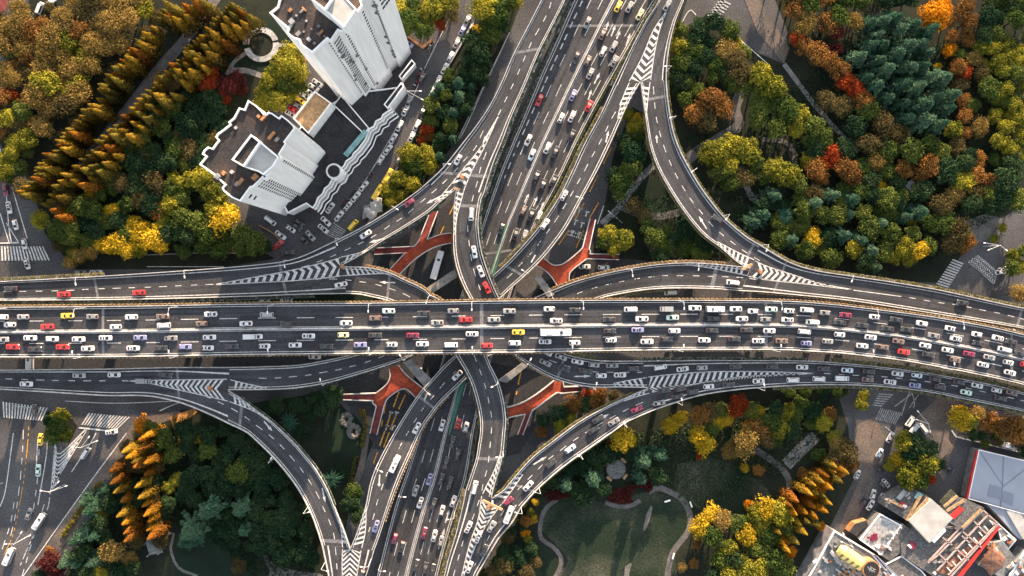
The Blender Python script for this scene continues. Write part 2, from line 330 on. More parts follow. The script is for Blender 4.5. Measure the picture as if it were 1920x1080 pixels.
line(mk, "0,456 36,455", .5, .14)
for s in ("71,825 67,890", "89,825 86,860 71,947", "237,812 150,930 40,1085", "0,950 10,920 20,850 25,812"): line(mk, s, .35, .14)
for s in ("38,900 42,850 44,800", "62,960 70,900 74,830", "20,1005 30,960 38,900", "40,1085 62,1010 85,940", "4,1030 20,980 28,930"): line(mk, s, .3, .14, 2.6, 2.6)
line(my, "8,1040 25,1000 38,940 47,880 52,830 54,800", .28, .14, 1.5, .8)
line(mk, "95,915 88,957 60,1010 38,1060", .3, .14, 2, 1); line(mk, "134,885 170,830 180,812", .35, .14)
for k in range(9):
    t = k/9; x0, y0 = 103-6*t, 832+75*t; x1, y1 = 160-62*t, 806+105*t; xm, ym = 112-9*t, 847+68*t
    line(mk, [(x0, y0), (xm, ym+4), (x1, y1)], .5, .14)
line(mk, "103,830 96,915", .3, .14); line(mk, "163,806 97,915", .3, .14)
line(mk, "22,760 80,768", .3, .14); line(mk, "122,752 215,756 330,752", .3, .14); line(mk, "148,802 205,808", .6, .14)
line(mk, "275,500 420,500", .25, .14); line(mk, "1500,728 1590,735", .25, .14)
for s in ("757,295 820,160 885,45", "690,422 720,360 757,295"): line(mk, s, .5, .14)
line(mk, "955,62 905,165 858,262", .3, .14); line(mk, "625,420 690,330 770,190 800,120 850,20", .25, .14)
line(mk, "1180,85 1330,70", .1, .13); line(mk, "1270,60 1292,20 1305,28", .35, .14); line(mk, "1360,50 1440,120", .3, .14)
line(mk, "1120,420 1132,386", .35, .14); line(mk, "1140,395 1167,418", .35, .14); line(mk, "1157,378 1185,352", .35, .14)
for s in ("1047,460 1085,400 1130,310 1160,250", "1080,465 1105,410 1135,360", "858,370 825,440", "875,400 845,440"): line(my, s, .35, .14, 7, 5)
for s in ("760,740 738,790 715,850", "748,735 728,790 700,870", "725,745 715,800", "978,690 968,740", "830,560 820,590"): line(my, s, .5, .14, 6, 2)
for (x, y) in ((1087, 393), (1100, 399), (1079, 415), (1091, 420), (1073, 435), (1086, 438), (732, 775), (743, 775), (725, 800), (737, 800)):
    line(mk, [(x-2, y+7), (x+1, y-3)], .5, .14); line(mk, [(x-2, y-3), (x+5, y-1)], .5, .14)
for k in range(8): line(mk, [(1066+k*4, 424+k*1.2+9), (1068+k*4, 425+k*1.2+9)], .5, .14); line(mk, [(1064+k*4, 430+k*1.3+9), (1066+k*4, 431+k*1.3+9)], .5, .14)
for s in ("1690,780 1706,735 1715,755 1712,765", "1678,762 1710,738", "1705,765 1722,740", "1660,800 1672,810"): line(mo, s, .4, .14)
line(mo, "1790,742 1850,765 1920,785", .3, .14, 2, 1.5)
for b, n, m in ((mk, 'road_marking', 'paint'), (mo, 'worn_road_marking', 'paint_old'), (my, 'yellow_road_marking', 'yellow_paint')): b.build(n, M[m], ground)
# ------------------------------------------------------------------ elevated roads
ROADS = {}
def hedge_leaves(c0, c1, side, w, h, out, n_per_m, s):
    L = (c1-c0).length
    for _ in range(max(1, int(L*n_per_m))):
        p = c0.lerp(c1, random.random())+side*random.uniform(0, w)+Vector((0, 0, random.uniform(.2, 1)*h))
        out.append((p, (rv()+Vector((0, 0, .8))), s*random.uniform(.7, 1.3), random.random()))
def elevated(key, label, L, R, zp, hedges=(), dashes=(), joints=(), flip=False, thick=1.0, edge=True, solid=(), extra=(), barrier=(1, 1), median=None):
    L, R = pp(L), pp(R)
    far = lambda p: p[0] < -10 or p[0] > 1930 or p[1] < -10 or p[1] > 1090
    len0 = plen([(*p, 0) for p in L]); x0 = x1 = 0; EXT = 320    # carry each road on past the edge of the view
    def grow(W):
        for end in (0, -1):
            if far(L[end]) and far(R[end]):
                a, b_ = Vector(W[end]), Vector(W[1 if end == 0 else -2]); q = a+(a-b_).normalized()*EXT
                W = [tuple(q)]+W if end == 0 else W+[tuple(q)]
        return W
    if far(L[0]) and far(R[0]): x0 = EXT
    if far(L[-1]) and far(R[-1]): x1 = EXT
    L2, R2 = grow(L), grow(R); L, R = L2, R2
    tm = lambda t: 0 if t <= 0 else 1 if t >= 1 else (x0+t*len0)/(x0+len0+x1)
    hedges = [(h[0], tm(h[1]), tm(h[2]), *h[3:]) for h in hedges]; joints = [(tm(j[0]), j[1]) for j in joints]; dashes = [(d[0], d[1], d[2], tm(d[3]), tm(d[4]), d[5]) for d in dashes]
    n = int(max(plen([(*p, 0) for p in L]), plen([(*p, 0) for p in R]))/16)+3
    l2 = spline([(*p, 0) for p in L], n); r2 = spline([(*p, 0) for p in R], n)
    Z = [interp(zp, i/n) for i in range(n+1)]
    LW = [P(a.x, a.y, z) for a, z in zip(l2, Z)]; RW = [P(a.x, a.y, z) for a, z in zip(r2, Z)]
    rd = dict(key=key, L=LW, R=RW, l2=l2, r2=r2, Z=Z, n=n, flip=flip, label=label); ROADS[key] = rd
    base = (LW[0]+RW[0])/2; base.z = 0
    root = tag(empty('elevated_road', base), label, 'elevated road', 'elevated roads of the interchange'); rd['root'] = root
    b = MB(); D = Vector((0, 0, thick)); I = [(r-l).normalized() for l, r in zip(LW, RW)]
    b.strip(LW, RW, 0)
    Lu = [l+i*1.6-D for l, i in zip(LW, I)]; Ru = [r-i*1.6-D for r, i in zip(RW, I)]
    D2 = Vector((0, 0, .35)); Lm = [l-D2 for l in LW]; Rm = [r-D2 for r in RW]
    b.strip(Lm, LW, 1); b.strip(RW, Rm, 1); b.strip(Lu, Lm, 1); b.strip(Rm, Ru, 1); b.strip(Ru, Lu, 1)
    for k, s in ((0, 1), (n, -1)):
        q = [LW[k], Lm[k], Lu[k], Ru[k], Rm[k], RW[k]]; b.face(q if s > 0 else q[::-1], 1)
    dk = b.build('deck', [M['deck_asphalt'], M['concrete']], root); rd['deck'] = dk
    uv = dk.data.uv_layers.new(name='UVMap'); vv = 0
    for i in range(n):
        w_ = (LW[i]-RW[i]).length; st = (LW[i+1]-LW[i]).length
        for q, c in zip(range(i*4, i*4+4), ((0, vv), (w_, vv), (w_, vv+st), (0, vv+st))): uv.data[q].uv = c
        vv += st
    for on, W, sg in ((barrier[0], LW, 1), (barrier[1], RW, -1)):
        if not on: continue
        b = MB(); H = .95; A = [p+i*sg*.06+Vector((0, 0, .01)) for p, i in zip(W, I)]; B = [p+i*sg*.40+Vector((0, 0, .01)) for p, i in zip(W, I)]
        A1 = [p+Vector((0, 0, H)) for p in A]; B1 = [p+i*sg*-.1+Vector((0, 0, H)) for p, i in zip(B, I)]
        if sg > 0: b.strip(A1, B1); b.strip(A, A1); b.strip(B1, B)
        else: b.strip(B1, A1); b.strip(A1, A); b.strip(B, B1)
        b.face([A[0], A1[0], B1[0], B[0]]); b.face([B[-1], B1[-1], A1[-1], A[-1]])
        b.build('barrier', M['barrier'], root)
    pt = lambda t, u, dz=.02: (lambda x: (lambda i, f: LW[i].lerp(LW[i+1], f).lerp(RW[i].lerp(RW[i+1], f), u)+Vector((0, 0, dz)))(min(int(x), n-1), x-min(int(x), n-1)))(t*n)
    rd['pt'] = pt; wid = sum((r-l).length for l, r in zip(LW, RW))/(n+1); length = plen([(l+r)/2 for l, r in zip(LW, RW)])
    rd['wid'] = wid; rd['len'] = length
    m = MB()
    def uline(u, wm, t0=0, t1=1, dash=None, gap=0, dz=.023):
        k = max(2, int(length*(t1-t0)/1.3)); d = 0; per = (dash or 1)+gap
        for i in range(k):
            if dash is None or d % per < dash:
                a, c = t0+(t1-t0)*i/k, t0+(t1-t0)*(i+1)/k; h = wm/2/wid
                m.face([pt(a, u-h, dz), pt(a, u+h, dz), pt(c, u+h, dz), pt(c, u-h, dz)])
            d += length*(t1-t0)/k
    if edge: uline(1.0/wid, .26); uline(1-1.0/wid, .26)
    for s in solid: uline(*s)
    for u, ds, gp, t0, t1, wm in dashes: uline(u, wm, t0, t1, ds, gp)
    m.v and m.build('lane_marking', M['paint'], root)
    if joints:
        j = MB()
        for t, wm in joints:
            h = wm/2/length
            for a in range(6):
                u0, u1 = .04+a*.92/6, .04+(a+1)*.92/6
                j.face([pt(t-h, u0, .0193), pt(t-h, u1, .0193), pt(t+h, u1, .0193), pt(t+h, u0, .0193)])
        j.build('expansion_joint', M['joint'], root)
    pb_ = MB(); rs = random.Random(sum(map(ord, key)))
    for q in range(max(1, int(length*wid/420))):
        zq = .004+.0006*q; t0 = rs.uniform(.02, .97); u0 = rs.uniform(.1, .8); lt = rs.uniform(3, 16)/length; du = rs.uniform(.5, 2.6)/wid
        if rs.random() < .3: u0, du, lt = .09, .82, rs.uniform(.5, 1.1)/length
        if t0+lt < .99 and u0+du < .93:
            for a in range(4): pb_.face([pt(t0+lt*a/4, u0, zq), pt(t0+lt*a/4, u0+du, zq), pt(t0+lt*(a+1)/4, u0+du, zq), pt(t0+lt*(a+1)/4, u0, zq)])
    if pb_.v: pb_.build('repair_patch', M['patch'], root)
    if median:
        b = MB(); u = median; h = .33/wid; T = [i/n for i in range(n+1)]
        A = [pt(t, u-h, .01) for t in T]; B = [pt(t, u+h, .01) for t in T]; A1 = [pt(t, u-h*.6, .9) for t in T]; B1 = [pt(t, u+h*.6, .9) for t in T]
        b.strip(A1, B1); b.strip(A, A1); b.strip(B1, B); b.build('median_barrier', M['barrier'], root)
    for side, t0, t1, kind, w_, h_ in hedges:
        W, sg = (LW, -1) if side == 'L' else (RW, 1); lv = []; tb = MB(); i0, i1 = int(t0*n), max(int(t0*n)+1, int(t1*n))
        for i in range(i0, i1):
            hedge_leaves(W[i]+I[i]*sg*.12, W[i+1]+I[i+1]*sg*.12, I[i]*sg, w_, h_, lv, 13 if kind == 'H' else 9, .3)
        o = [W[i]+I[i]*sg*.02 for i in range(i0, i1+1)]; q = [W[i]+I[i]*sg*(w_+.1) for i in range(i0, i1+1)]; dn = Vector((0, 0, .3)); up = Vector((0, 0, .12))
        if sg > 0: tb.strip([p+up for p in o], [p+up for p in q]); tb.strip([p+up for p in q], [p-dn for p in q]); tb.strip([p-dn for p in q], [p-dn for p in o])
        else: tb.strip([p+up for p in q], [p+up for p in o]); tb.strip([p-dn for p in q], [p+up for p in q]); tb.strip([p-dn for p in o], [p-dn for p in q])
        tr = tb.build('planter', M['dark_concrete'], root, base)
        hd = bpy.data.objects.new('planter_plants', leafmesh('planter_plants', [(c-base, nn, s, t) for c, nn, s, t in lv], LEAF[kind])); link(hd, tr); hd['kind'] = 'stuff'
        if kind == 'F':
            pb = MB()
            for i in range(i0, i1):
                a, c = q[i-i0], q[i-i0+1]; k = max(1, int((c-a).length/1.3))
                for e in range(k):
                    p = a.lerp(c, (e+.5)/k); d = (c-a).normalized()
                    pb.box((p.x, p.y, p.z+.2), (.7, .3, .55), math.atan2(d.y, d.x))
            pb.build('flower_box_row', M['roof_tan'], tr, base)
    return rd
T = 11.0
DS = lambda u=.5, t0=0, t1=1: (u, 2.5, 3.2, t0, t1, .26)
elevated('main', 'wide busy two way viaduct crossing straight over all the other roads',
 "-60,575 0,575 240,573 480,569 720,567 960,563 1200,562 1440,563 1540,568 1640,579 1740,592 1800,602 1860,613 1920,627 1990,646",
 "-60,671 0,670 240,669 480,665 720,663 960,661 1200,657 1440,656 1520,659 1590,664 1690,676 1790,694 1860,708 1920,722 1990,741",
 [(0, 17), (1, 17)], dashes=[(.287, 5.8, 8.4, 0, 1, .26), (.728, 5.8, 8.4, 0, 1, .26)], joints=[(.123, 1.0), (.468, 1.3), (.727, 1.2), (.953, 1)], thick=1.6,
 hedges=[('L', 0, 1, 'F', .45, .4), ('R', 0, 1, 'F', .35, .25)], solid=[(.465, .22), (.535, .22)], median=.5)
elevated('ns', 'wide lower expressway with many lanes passing under every ramp',
 "1100,-50 1077,0 1042,80 1015,140 985,212 960,270 935,332 905,420 868,540 835,655 777,842 745,935 727,1000 707,1080 690,1150",
 "1258,-50 1231,0 1203,45 1172,100 1138,160 1105,220 1080,269 1055,322 1027,377 1000,430 955,560 925,660 892,790 875,892 855,955 835,1022 820,1080 800,1150",
 [(0, 1.6), (1, 1.6)], dashes=[(.20, 5.6, 7, 0, 1, .24), (.34, 5.6, 7, 0, 1, .24), (.10, 2.4, 2.2, 0, .33, .45), (.63, 5.6, 7, 0, 1, .24), (.75, 5.6, 7, 0, 1, .24), (.87, 5.6, 7, 0, .6, .24)],
 joints=[(.085, 1), (.45, 1)], flip=True, hedges=[('L', 0, .4, 'D', 1.2, .9), ('R', .05, .42, 'G', 1.0, .8), ('R', .72, 1, 'H', 1.6, .9)], solid=[(.455, .22), (.51, .22)], median=.482)
elevated('trunk_n', 'ramp trunk coming in from the top that forks in two', "1040,-50 1015,0 992,45 960,107 942,150 917,200 892,237 870,265 830,315 798,345",
 "1082,-50 1060,0 1042,37 1010,100 985,160 960,217 942,265 925,307 908,362", [(0, T), (1, T)], joints=[(.36, 1.2), (.93, 1.3)], hedges=[('R', 0, 1, 'D', 1.4, .8)])
elevated('r1', 'ramp sweeping in a wide curve from the top fork past the white towers', "798,345 780,360 730,395 680,425 627,452", "855,355 825,380 802,400 755,430 705,460 692,470 640,499",
 [(0, T), (1, T)], hedges=[('R', .15, .85, 'D', .8, .6)])
elevated('trunk_nw', 'ramp trunk running to the left edge above the wide viaduct', "627,452 555,484 480,496 356,506 190,517 0,527 -60,529", "650,551 555,553 480,556 250,562 0,564 -60,564",
 [(0, T), (1, T)], joints=[(.16, 1), (.66, .8)], hedges=[('L', .64, 1, 'H', 1.2, .8), ('R', .55, 1, 'H', 1.6, .7), ('R', .1, .55, 'D', 1.2, .7)])
elevated('r2', 'narrow ramp curving down from the top fork under the viaduct and out to the right', "908,362 902,377 897,420 902,465 912,500 925,535 937,561 955,600 985,632 1052,660 1072,667 1097,672 1135,676 1205,676",
 "855,355 851,380 850,420 850,470 857,507 870,540 884,565 915,615 960,661 985,680 1022,702 1060,717 1110,726 1160,726 1214,727", [(0, T), (.3, 11), (.55, 11), (.72, T), (1, T)],
 joints=[(.05, 1.2), (.72, 1)], hedges=[('L', .02, .4, 'D', 1.0, .7), ('R', .1, .35, 'H', .5, .5), ('R', .55, .75, 'F', .4, .4), ('L', .68, .85, 'H', 1.6, .8)])
elevated('r6', 'ramp curling from the left under the viaduct and down to the bottom fork', "873,918 880,897 892,860 896,835 900,810 899,780 892,747 882,715 870,692 852,662 835,630 800,595 732,566 705,559 675,552.5 650,551",
 "922,933 927,910 935,885 944,847 947,810 949,790 945,752 935,715 920,685 911,662 885,612 830,565 805,551 792,539 755,522 730,510 692,501 640,499", [(0, T), (.25, T), (.45, 11), (.6, 11), (.8, T), (1, T)],
 joints=[(.12, 1.2), (.85, 1)], hedges=[('R', .66, .95, 'F', .7, .5), ('L', .25, .46, 'H', .7, .6), ('R', 0, .3, 'D', .8, .6)])
elevated('trunk_ne', 'ramp trunk from the top right that forks at a striped wedge', "1245,-50 1235,0 1212,37 1185,87 1150,160", "1296,-50 1282,0 1267,37 1257,75 1251,112 1249,150", [(0, T), (1, T)], flip=True, hedges=[('R', 0, 1, 'H', .7, .6), ('L', 0, 1, 'H', 1.2, .6)])
elevated('l2', 'straight ramp descending from the top right fork under the viaduct to the lower left', "1150,160 1125,215 1095,270 1072,320 1047,370 1010,425 960,482 920,520 860,580 790,628 660,664 605,676 555,684 480,687 430,688",
 "1200,155 1178,193 1145,268 1120,320 1090,375 1060,430 1020,482 985,517 960,539 905,590 850,632 780,664 755,675 705,692 655,707 605,720 542,729 480,731 429,731",
 [(0, T), (.25, T), (.5, 7.8), (.75, T), (1, T)], joints=[(.41, 1), (.66, 1.2)], flip=True, hedges=[('L', .05, .42, 'H', 1.3, .7), ('R', .62, .9, 'D', .4, .4)])
elevated('r3', 'long ramp bending around the edge of the large wooded park', "1249,150 1252,187 1260,237 1270,270 1285,302 1310,345 1335,380 1360,410 1397,442 1425,459", "1200,155 1205,190 1210,225 1216,265 1220,282 1232,315 1255,357 1285,402 1317,440 1350,465 1385,495 1405,502",
 [(0, T), (1, T)], flip=True, joints=[(.08, 1), (.97, 1)], hedges=[('L', 0, 1, 'H', .8, .6), ('R', .15, 1, 'H', .6, .5)])
elevated('trunk_e', 'ramp trunk running to the right edge above the wide viaduct', "1990,598 1920,577 1902,574 1815,555 1750,541 1665,527 1590,516 1527,506 1477,490 1425,459", "1990,633 1920,617 1815,599 1740,587 1640,571 1565,561 1440,549 1390,546",
 [(0, T), (1, T)][::1], flip=False, joints=[(.13, 1), (.9, .8)], hedges=[('L', 0, 1, 'H', 1.0, .7), ('R', .1, .95, 'F', .5, .4)])
ROADS['trunk_e']['L'], ROADS['trunk_e']['R'] = ROADS['trunk_e']['L'], ROADS['trunk_e']['R']
elevated('l1', 'ramp from the right that dives under the viaduct and leaves at the bottom', "1390,546 1335,542 1260,541 1210,544 1160,552 1120,562 1060,590 985,635 905,675 874,710 830,752 810,777 790,807 770,852 750,897 730,950 712,1005 702,1032",
 "1405,502 1385,499 1335,494 1285,492 1235,495 1185,502 1135,512 1085,525 1047,539 997,561 940,600 850,668 805,715 780,745 742,805 712,860 695,902 685,950 672,990 657,1027",
 [(0, T), (.1, T), (.42, 4.7), (.58, 4.7), (.9, T), (1, T)], joints=[(.06, 1.5), (.69, 1)], hedges=[('R', .05, .38, 'F', .8, .6), ('L', .66, .95, 'F', .4, .3), ('L', .15, .3, 'H', 1, .6)])
elevated('trunk_sw', 'ramp trunk running to the left edge below the wide viaduct', "-60,694 0,693 200,691 325,688 430,688", "-60,727 0,730 100,736 200,742 262,742 300,746 350,759 400,780 427,793", [(0, T), (1, T)], joints=[(.8, .8)])
elevated('r9', 'curved loop ramp around the shaded park at the lower left', "429,731 462,753 480,767 505,785 540,817 562,840 592,877 615,917 632,960 645,992 657,1027", "427,793 462,810 480,825 517,862 555,910 580,955 594,990 604,1022", [(0, T), (1, T)], joints=[(.08, 1.2), (.97, 1.4)], hedges=[('L', .1, .8, 'D', .5, .5)])
elevated('trunk_s', 'short ramp trunk leaving at the bottom with arrow stripes in its middle', "702,1032 697,1050 687,1080 665,1150", "604,1022 612,1060 616,1080 622,1150", [(0, T), (1, T)], flip=False)
elevated('trunk_se_low', 'ramp trunk from the bottom edge that forks below the viaduct', "815,1150 832,1080 840,1047 855,997 867,947 873,918", "866,1150 894,1080 905,1060 920,1035 937,1007 960,980 978,950", [(0, T), (1, T)], hedges=[('L', .2, 1, 'H', 1.4, .8), ('R', .2, .9, 'H', .4, .4)])
elevated('r8', 'curved ramp climbing from the bottom fork to the lower right', "922,933 945,917 960,898 997,857 1035,827 1085,790 1135,762 1172,745 1214,727", "978,950 1010,915 1060,872 1110,837 1155,805 1177,790 1225,769", [(0, T), (1, T)], joints=[(.12, 1)], hedges=[('L', .05, .95, 'H', .7, .6), ('R', 0, .9, 'H', .5, .5)])
elevated('trunk_se', 'crowded ramp trunk running to the right edge below the wide viaduct', "1205,676 1310,675 1440,675 1515,676 1590,681 1665,689 1740,699 1815,712 1865,722 1920,736 1990,757", "1225,769 1260,757 1310,742 1372,732 1440,726 1515,722 1590,722 1665,726 1740,735 1815,750 1865,760 1920,772 1990,792",
 [(0, T), (1, T)], hedges=[('L', .45, .95, 'H', 1.6, .8), ('R', .3, 1, 'H', 1.2, .8), ('L', 0, .4, 'D', 1, .5)])
def nearest(px, py, keys):
    best = None
    for k in keys:
        r = ROADS[k]
        for i in range(r['n']):
            for f in (0, .5):
                a = r['l2'][i].lerp(r['l2'][i+1], f); b = r['r2'][i].lerp(r['r2'][i+1], f)
                ab = b-a; L = ab.length_squared; u = ((px-a.x)*ab.x+(py-a.y)*ab.y)/L; q = a+ab*max(0, min(1, u))
                d = (q.x-px)**2+(q.y-py)**2
                if best is None or d < best[0]: best = (d, k, i, f)
    d, k, i, f = best; r = ROADS[k]; j = i+1
    z = r['Z'][i]+(r['Z'][j]-r['Z'][i])*f
    t = ((r['L'][j]+r['R'][j])-(r['L'][i]+r['R'][i])).normalized()
    return k, z, t
# dashed centre lines surveyed from the photograph, each a part of its road
def roadline(keys, pts, wm=.26, dash=2.5, gap=3.1, name='lane_marking'):
    pts = pp(pts); acc = {}
    n = max(2, int(plen([(*p, 0) for p in pts])/3)); c = spline([(*p, 0) for p in pts], n); d = 0
    info = [nearest(p.x, p.y, keys) for p in c]; W = [P(p.x, p.y, i[1]+.027) for p, i in zip(c, info)]
    for i in range(n):
        s = (W[i+1]-W[i]); 
        if dash is None or d % (dash+gap) < dash:
            t = s.normalized(); e = Vector((-t.y, t.x, 0))*wm/2
            acc.setdefault(info[i][0], MB()).face([W[i]+e, W[i]-e, W[i+1]-e, W[i+1]+e])
        d += s.length
    for k, b in acc.items(): b.build(name, M['paint'], ROADS[k]['root'])
roadline(['trunk_n'], "1040,-25 1028,21 1001,71 989,96 967,147 942,200 934,216")
roadline(['trunk_n', 'r1', 'trunk_nw'], "906,245 891,277 871,300 850,324 830,344 806,365 782,385 759,405 732,422 707,439 680,454 652,467 624,480 596,491 567,501 520,513 450,525")
roadline(['trunk_nw'], "400,533 350,535 290,538 230,540 172,542 115,545 0,547 -50,548")
roadline(['trunk_n', 'r2'], "912,285 902,312 895,341 887,369 880,400 877,427 880,459 884,487 891,516 902,547 906,558")
roadline(['trunk_nw', 'r6'], "560,525 610,523 640,524 667,527 699,532 725,539 755,550 782,564")
roadline(['r6', 'trunk_se_low'], "888,664 900,695 910,725 917,755 922,785 921,812 915,871 907,901 901,930 885,975 870,1010 850,1080")
roadline(['r2'], "1030,675 1055,684 1082,691 1112,697 1142,698 1175,698 1204,698")
roadline(['r8', 'trunk_se_low'], "1206,754 1177,767 1125,795 1074,827 1049,846 1025,864 1004,885 982,907 964,927 940,965 915,1010 890,1060")
roadline(['trunk_se'], "1545,700 1609,704 1664,707 1717,713 1771,720 1824,730 1876,742 1904,748 1980,766")
roadline(['trunk_sw'], "-50,709 0,710 91,713 150,714 207,714"); roadline(['trunk_sw'], "229,714 250,714", .3, None)
roadline(['l2'], "485,709 514,709 572,704 601,699 630,694 659,687 687,679 715,669 740,658")
roadline(['trunk_sw', 'r9', 'trunk_s'], "381,741 406,752 431,764 456,779 477,795 504,815 525,834 545,856 564,879 580,902 595,927 607,954 619,981 627,1009 633,1080")
roadline(['l1'], "834,717 815,740 796,762 780,786 751,835 726,887 716,915 707,942 700,970 691,997")
roadline(['l2'], "950,522 962,511 981,490 1001,469 1019,445 1036,422 1052,397 1067,372 1081,347 1095,322 1108,297 1121,274 1135,247 1147,222 1160,200 1170,177")
roadline(['r3', 'trunk_e'], "1225,162 1227,189 1230,217 1236,245 1244,272 1254,299 1266,325 1280,350 1296,375 1314,397 1332,419 1353,439 1375,456 1400,474 1427,490")
roadline(['l1', 'trunk_e'], "1420,524 1384,520 1327,518 1299,517 1271,517 1242,517 1214,520 1185,524 1156,530 1129,536 1100,544 1074,554")
roadline(['trunk_e'], "1600,544 1690,556", .3, None); roadline(['trunk_e'], "1705,558 1740,564 1765,568 1797,572 1845,582 1872,587 1925,600")
def poly_at(path2, ts):
    n = 60; c = spline([(*p, 0) for p in path2], n)
    return [c[min(n-1, int(max(0, t)*n))].lerp(c[min(n-1, int(max(0, t)*n))+1], min(1, max(0, t)*n-min(n-1, int(max(0, t)*n)))) for t in ts]
def gore(trunk, left, right, nose, to_nose, hatches, per=14.0, ks=None):
    left, right = pp(left), pp(right); nose = pp(nose)[0]; tip = left[0]
    b = MB(); z = T+.032
    Lc = plen([(*tip, 0), (*nose, 0)]); n = int(Lc/per)
    g = lambda q: P(q.x, q.y, z)
    for i in range(n+1):
        a, c = (i+.12)/(n+1), (i+.58)/(n+1)
        la, lc = poly_at(left, [a, c]); ra, rc = poly_at(right, [a, c])
        hw = (la-ra).length/2; sh = .85*hw/Lc*(1 if to_nose else -1)
        if hw < 1.2: continue
        ca, cc = poly_at([tip, nose], [min(1, a+sh), min(1, c+sh)])
        for q in ([la, lc, cc, ca], [ra, rc, cc, ca]):
            W = [g(p) for p in q]; A = sum(W[k].x*W[k-1].y-W[k-1].x*W[k].y for k in range(4)); b.face(W if A < 0 else W[::-1])
    for s in (left, right):
        c = [P(p[0], p[1], z) for p in s]; k = max(4, int(plen(c)/3)); c = spline(c, k)
        for i in range(k):
            t = (c[i+1]-c[i]).normalized(); e = Vector((-t.y, t.x, 0))*.16; b.face([c[i]+e, c[i]-e, c[i+1]-e, c[i+1]+e])
    b.build('chevron_marking', M['paint'], ROADS[trunk]['root'])
    for road, mark, edge in hatches:
        mark, edge = pp(mark), pp(edge); b = MB(); Lm = plen([(*p, 0) for p in mark]); k = max(2, int(Lm/9.5))
        for i in range(k):
            a, c = (i+.15)/k, (i+.6)/k; sh = (.55 if to_nose else .55)/k*1.6
            ma, mc = poly_at(mark, [min(1, a+sh), min(1, c+sh)]); ea, ec = poly_at(edge, [a, c])
            zz = nearest(ma.x, ma.y, [road])[1]+.032; W = [P(q.x, q.y, zz) for q in (ma, mc, ec, ea)]
            A = sum(W[j].x*W[j-1].y-W[j-1].x*W[j].y for j in range(4)); b.face(W if A < 0 else W[::-1])
        c = [P(p[0], p[1], T+.036) for p in mark]; kk = max(4, int(plen(c)/3)); c = spline(c, kk)
        for i in range(kk):
            t = (c[i+1]-c[i]).normalized(); e = Vector((-t.y, t.x, 0))*.15; b.face([c[i]+e, c[i]-e, c[i+1]-e, c[i+1]+e])
        b.build('hatch_marking', M['paint'], ROADS[road]['root'])
gore('trunk_nw', "405,533 480,519 555,505 630,486 638,483", "405,534 480,530 555,526 630,519 640,517", "638,499", True, [('r1', "640,482 670,475 692,468", "642,498 670,482 692,470"), ('r6', "642,517 692,514 720,513 738,515", "645,500 692,502 730,511")])
gore('trunk_n', "932,222 902,275 870,315 842,350", "932,222 910,272 885,320 871,353", "856,354", False, [('r1', "842,350 830,364 815,379", "852,358 825,379"), ('r2', "871,353 863,382 856,410 853,440", "856,358 852,390 851,440")])
gore('trunk_ne', "1250,20 1225,57 1205,105 1180,152", "1250,20 1237,55 1227,100 1220,150", "1200,154", True, [('l2', "1180,155 1167,185 1158,222", "1197,162 1178,196 1163,226"), ('r3', "1219,154 1216,175 1211,225", "1203,160 1206,190 1210,225")], per=12)
gore('trunk_e', "1600,543 1540,532 1490,516 1440,500 1416,489", "1600,543 1580,541 1515,533 1440,525 1404,518", "1408,502", False, [('r3', "1414,487 1385,474 1345,453", "1400,500 1370,483 1343,458"), ('l1', "1402,517 1340,504 1285,496", "1395,501 1335,496 1285,494")], per=12)
gore('trunk_se', "1530,700 1440,697 1335,697 1260,702 1216,707", "1530,700 1440,704 1385,707 1310,719 1257,730 1222,735", "1216,727", True, [('r2', "1213,708 1180,713 1150,719", "1210,725 1175,725 1148,725"), ('r8', "1218,737 1200,742 1170,752", "1212,729 1172,747")], per=11)
gore('trunk_sw', "240,714 282,713 350,712 425,711", "240,714 282,719 325,729 375,740 427,752", "427,731", False, [('l2', "432,712 460,719 500,727", "437,730 480,730 500,730"), ('r9', "430,753 465,766 485,776 510,792", "436,737 462,755 485,770 508,788")], per=11)
gore('trunk_se_low', "862,1095 880,1022 897,972 903,930", "864,1095 892,1022 915,980 940,945", "921,936", False, [('r6', "905,926 915,905 927,882 940,845", "921,930 927,908 935,883 943,848"), ('r8', "942,944 960,919 980,890", "927,932 945,916 975,882")], per=11)
gore('trunk_s', "650,1200 642,1080 642,1030", "650,1200 669,1080 677,1032", "657,1029", True, [('r9', "642,1026 640,997 632,960", "653,1022 645,993 633,962"), ('l1', "678,1028 685,997 687,950", "661,1024 672,990 684,952")], per=9)
def arrow(keys, x0, y0, x1, y1):
    k, z, _ = nearest((x0+x1)/2, (y0+y1)/2, keys); a, b_ = P(x0, y0, z+.034), P(x1, y1, z+.034); d = (b_-a); L = d.length; d.normalize(); s = Vector((-d.y, d.x, 0))
    b = MB(); h = min(2.6, L*.4); nk = b_-d*h
    b.face([a+s*.24, a-s*.24, nk-s*.24, nk+s*.24]); b.face([nk+s*.62, nk-s*.62, b_]); b.build('arrow_marking', M['paint'], ROADS[k]['root'])
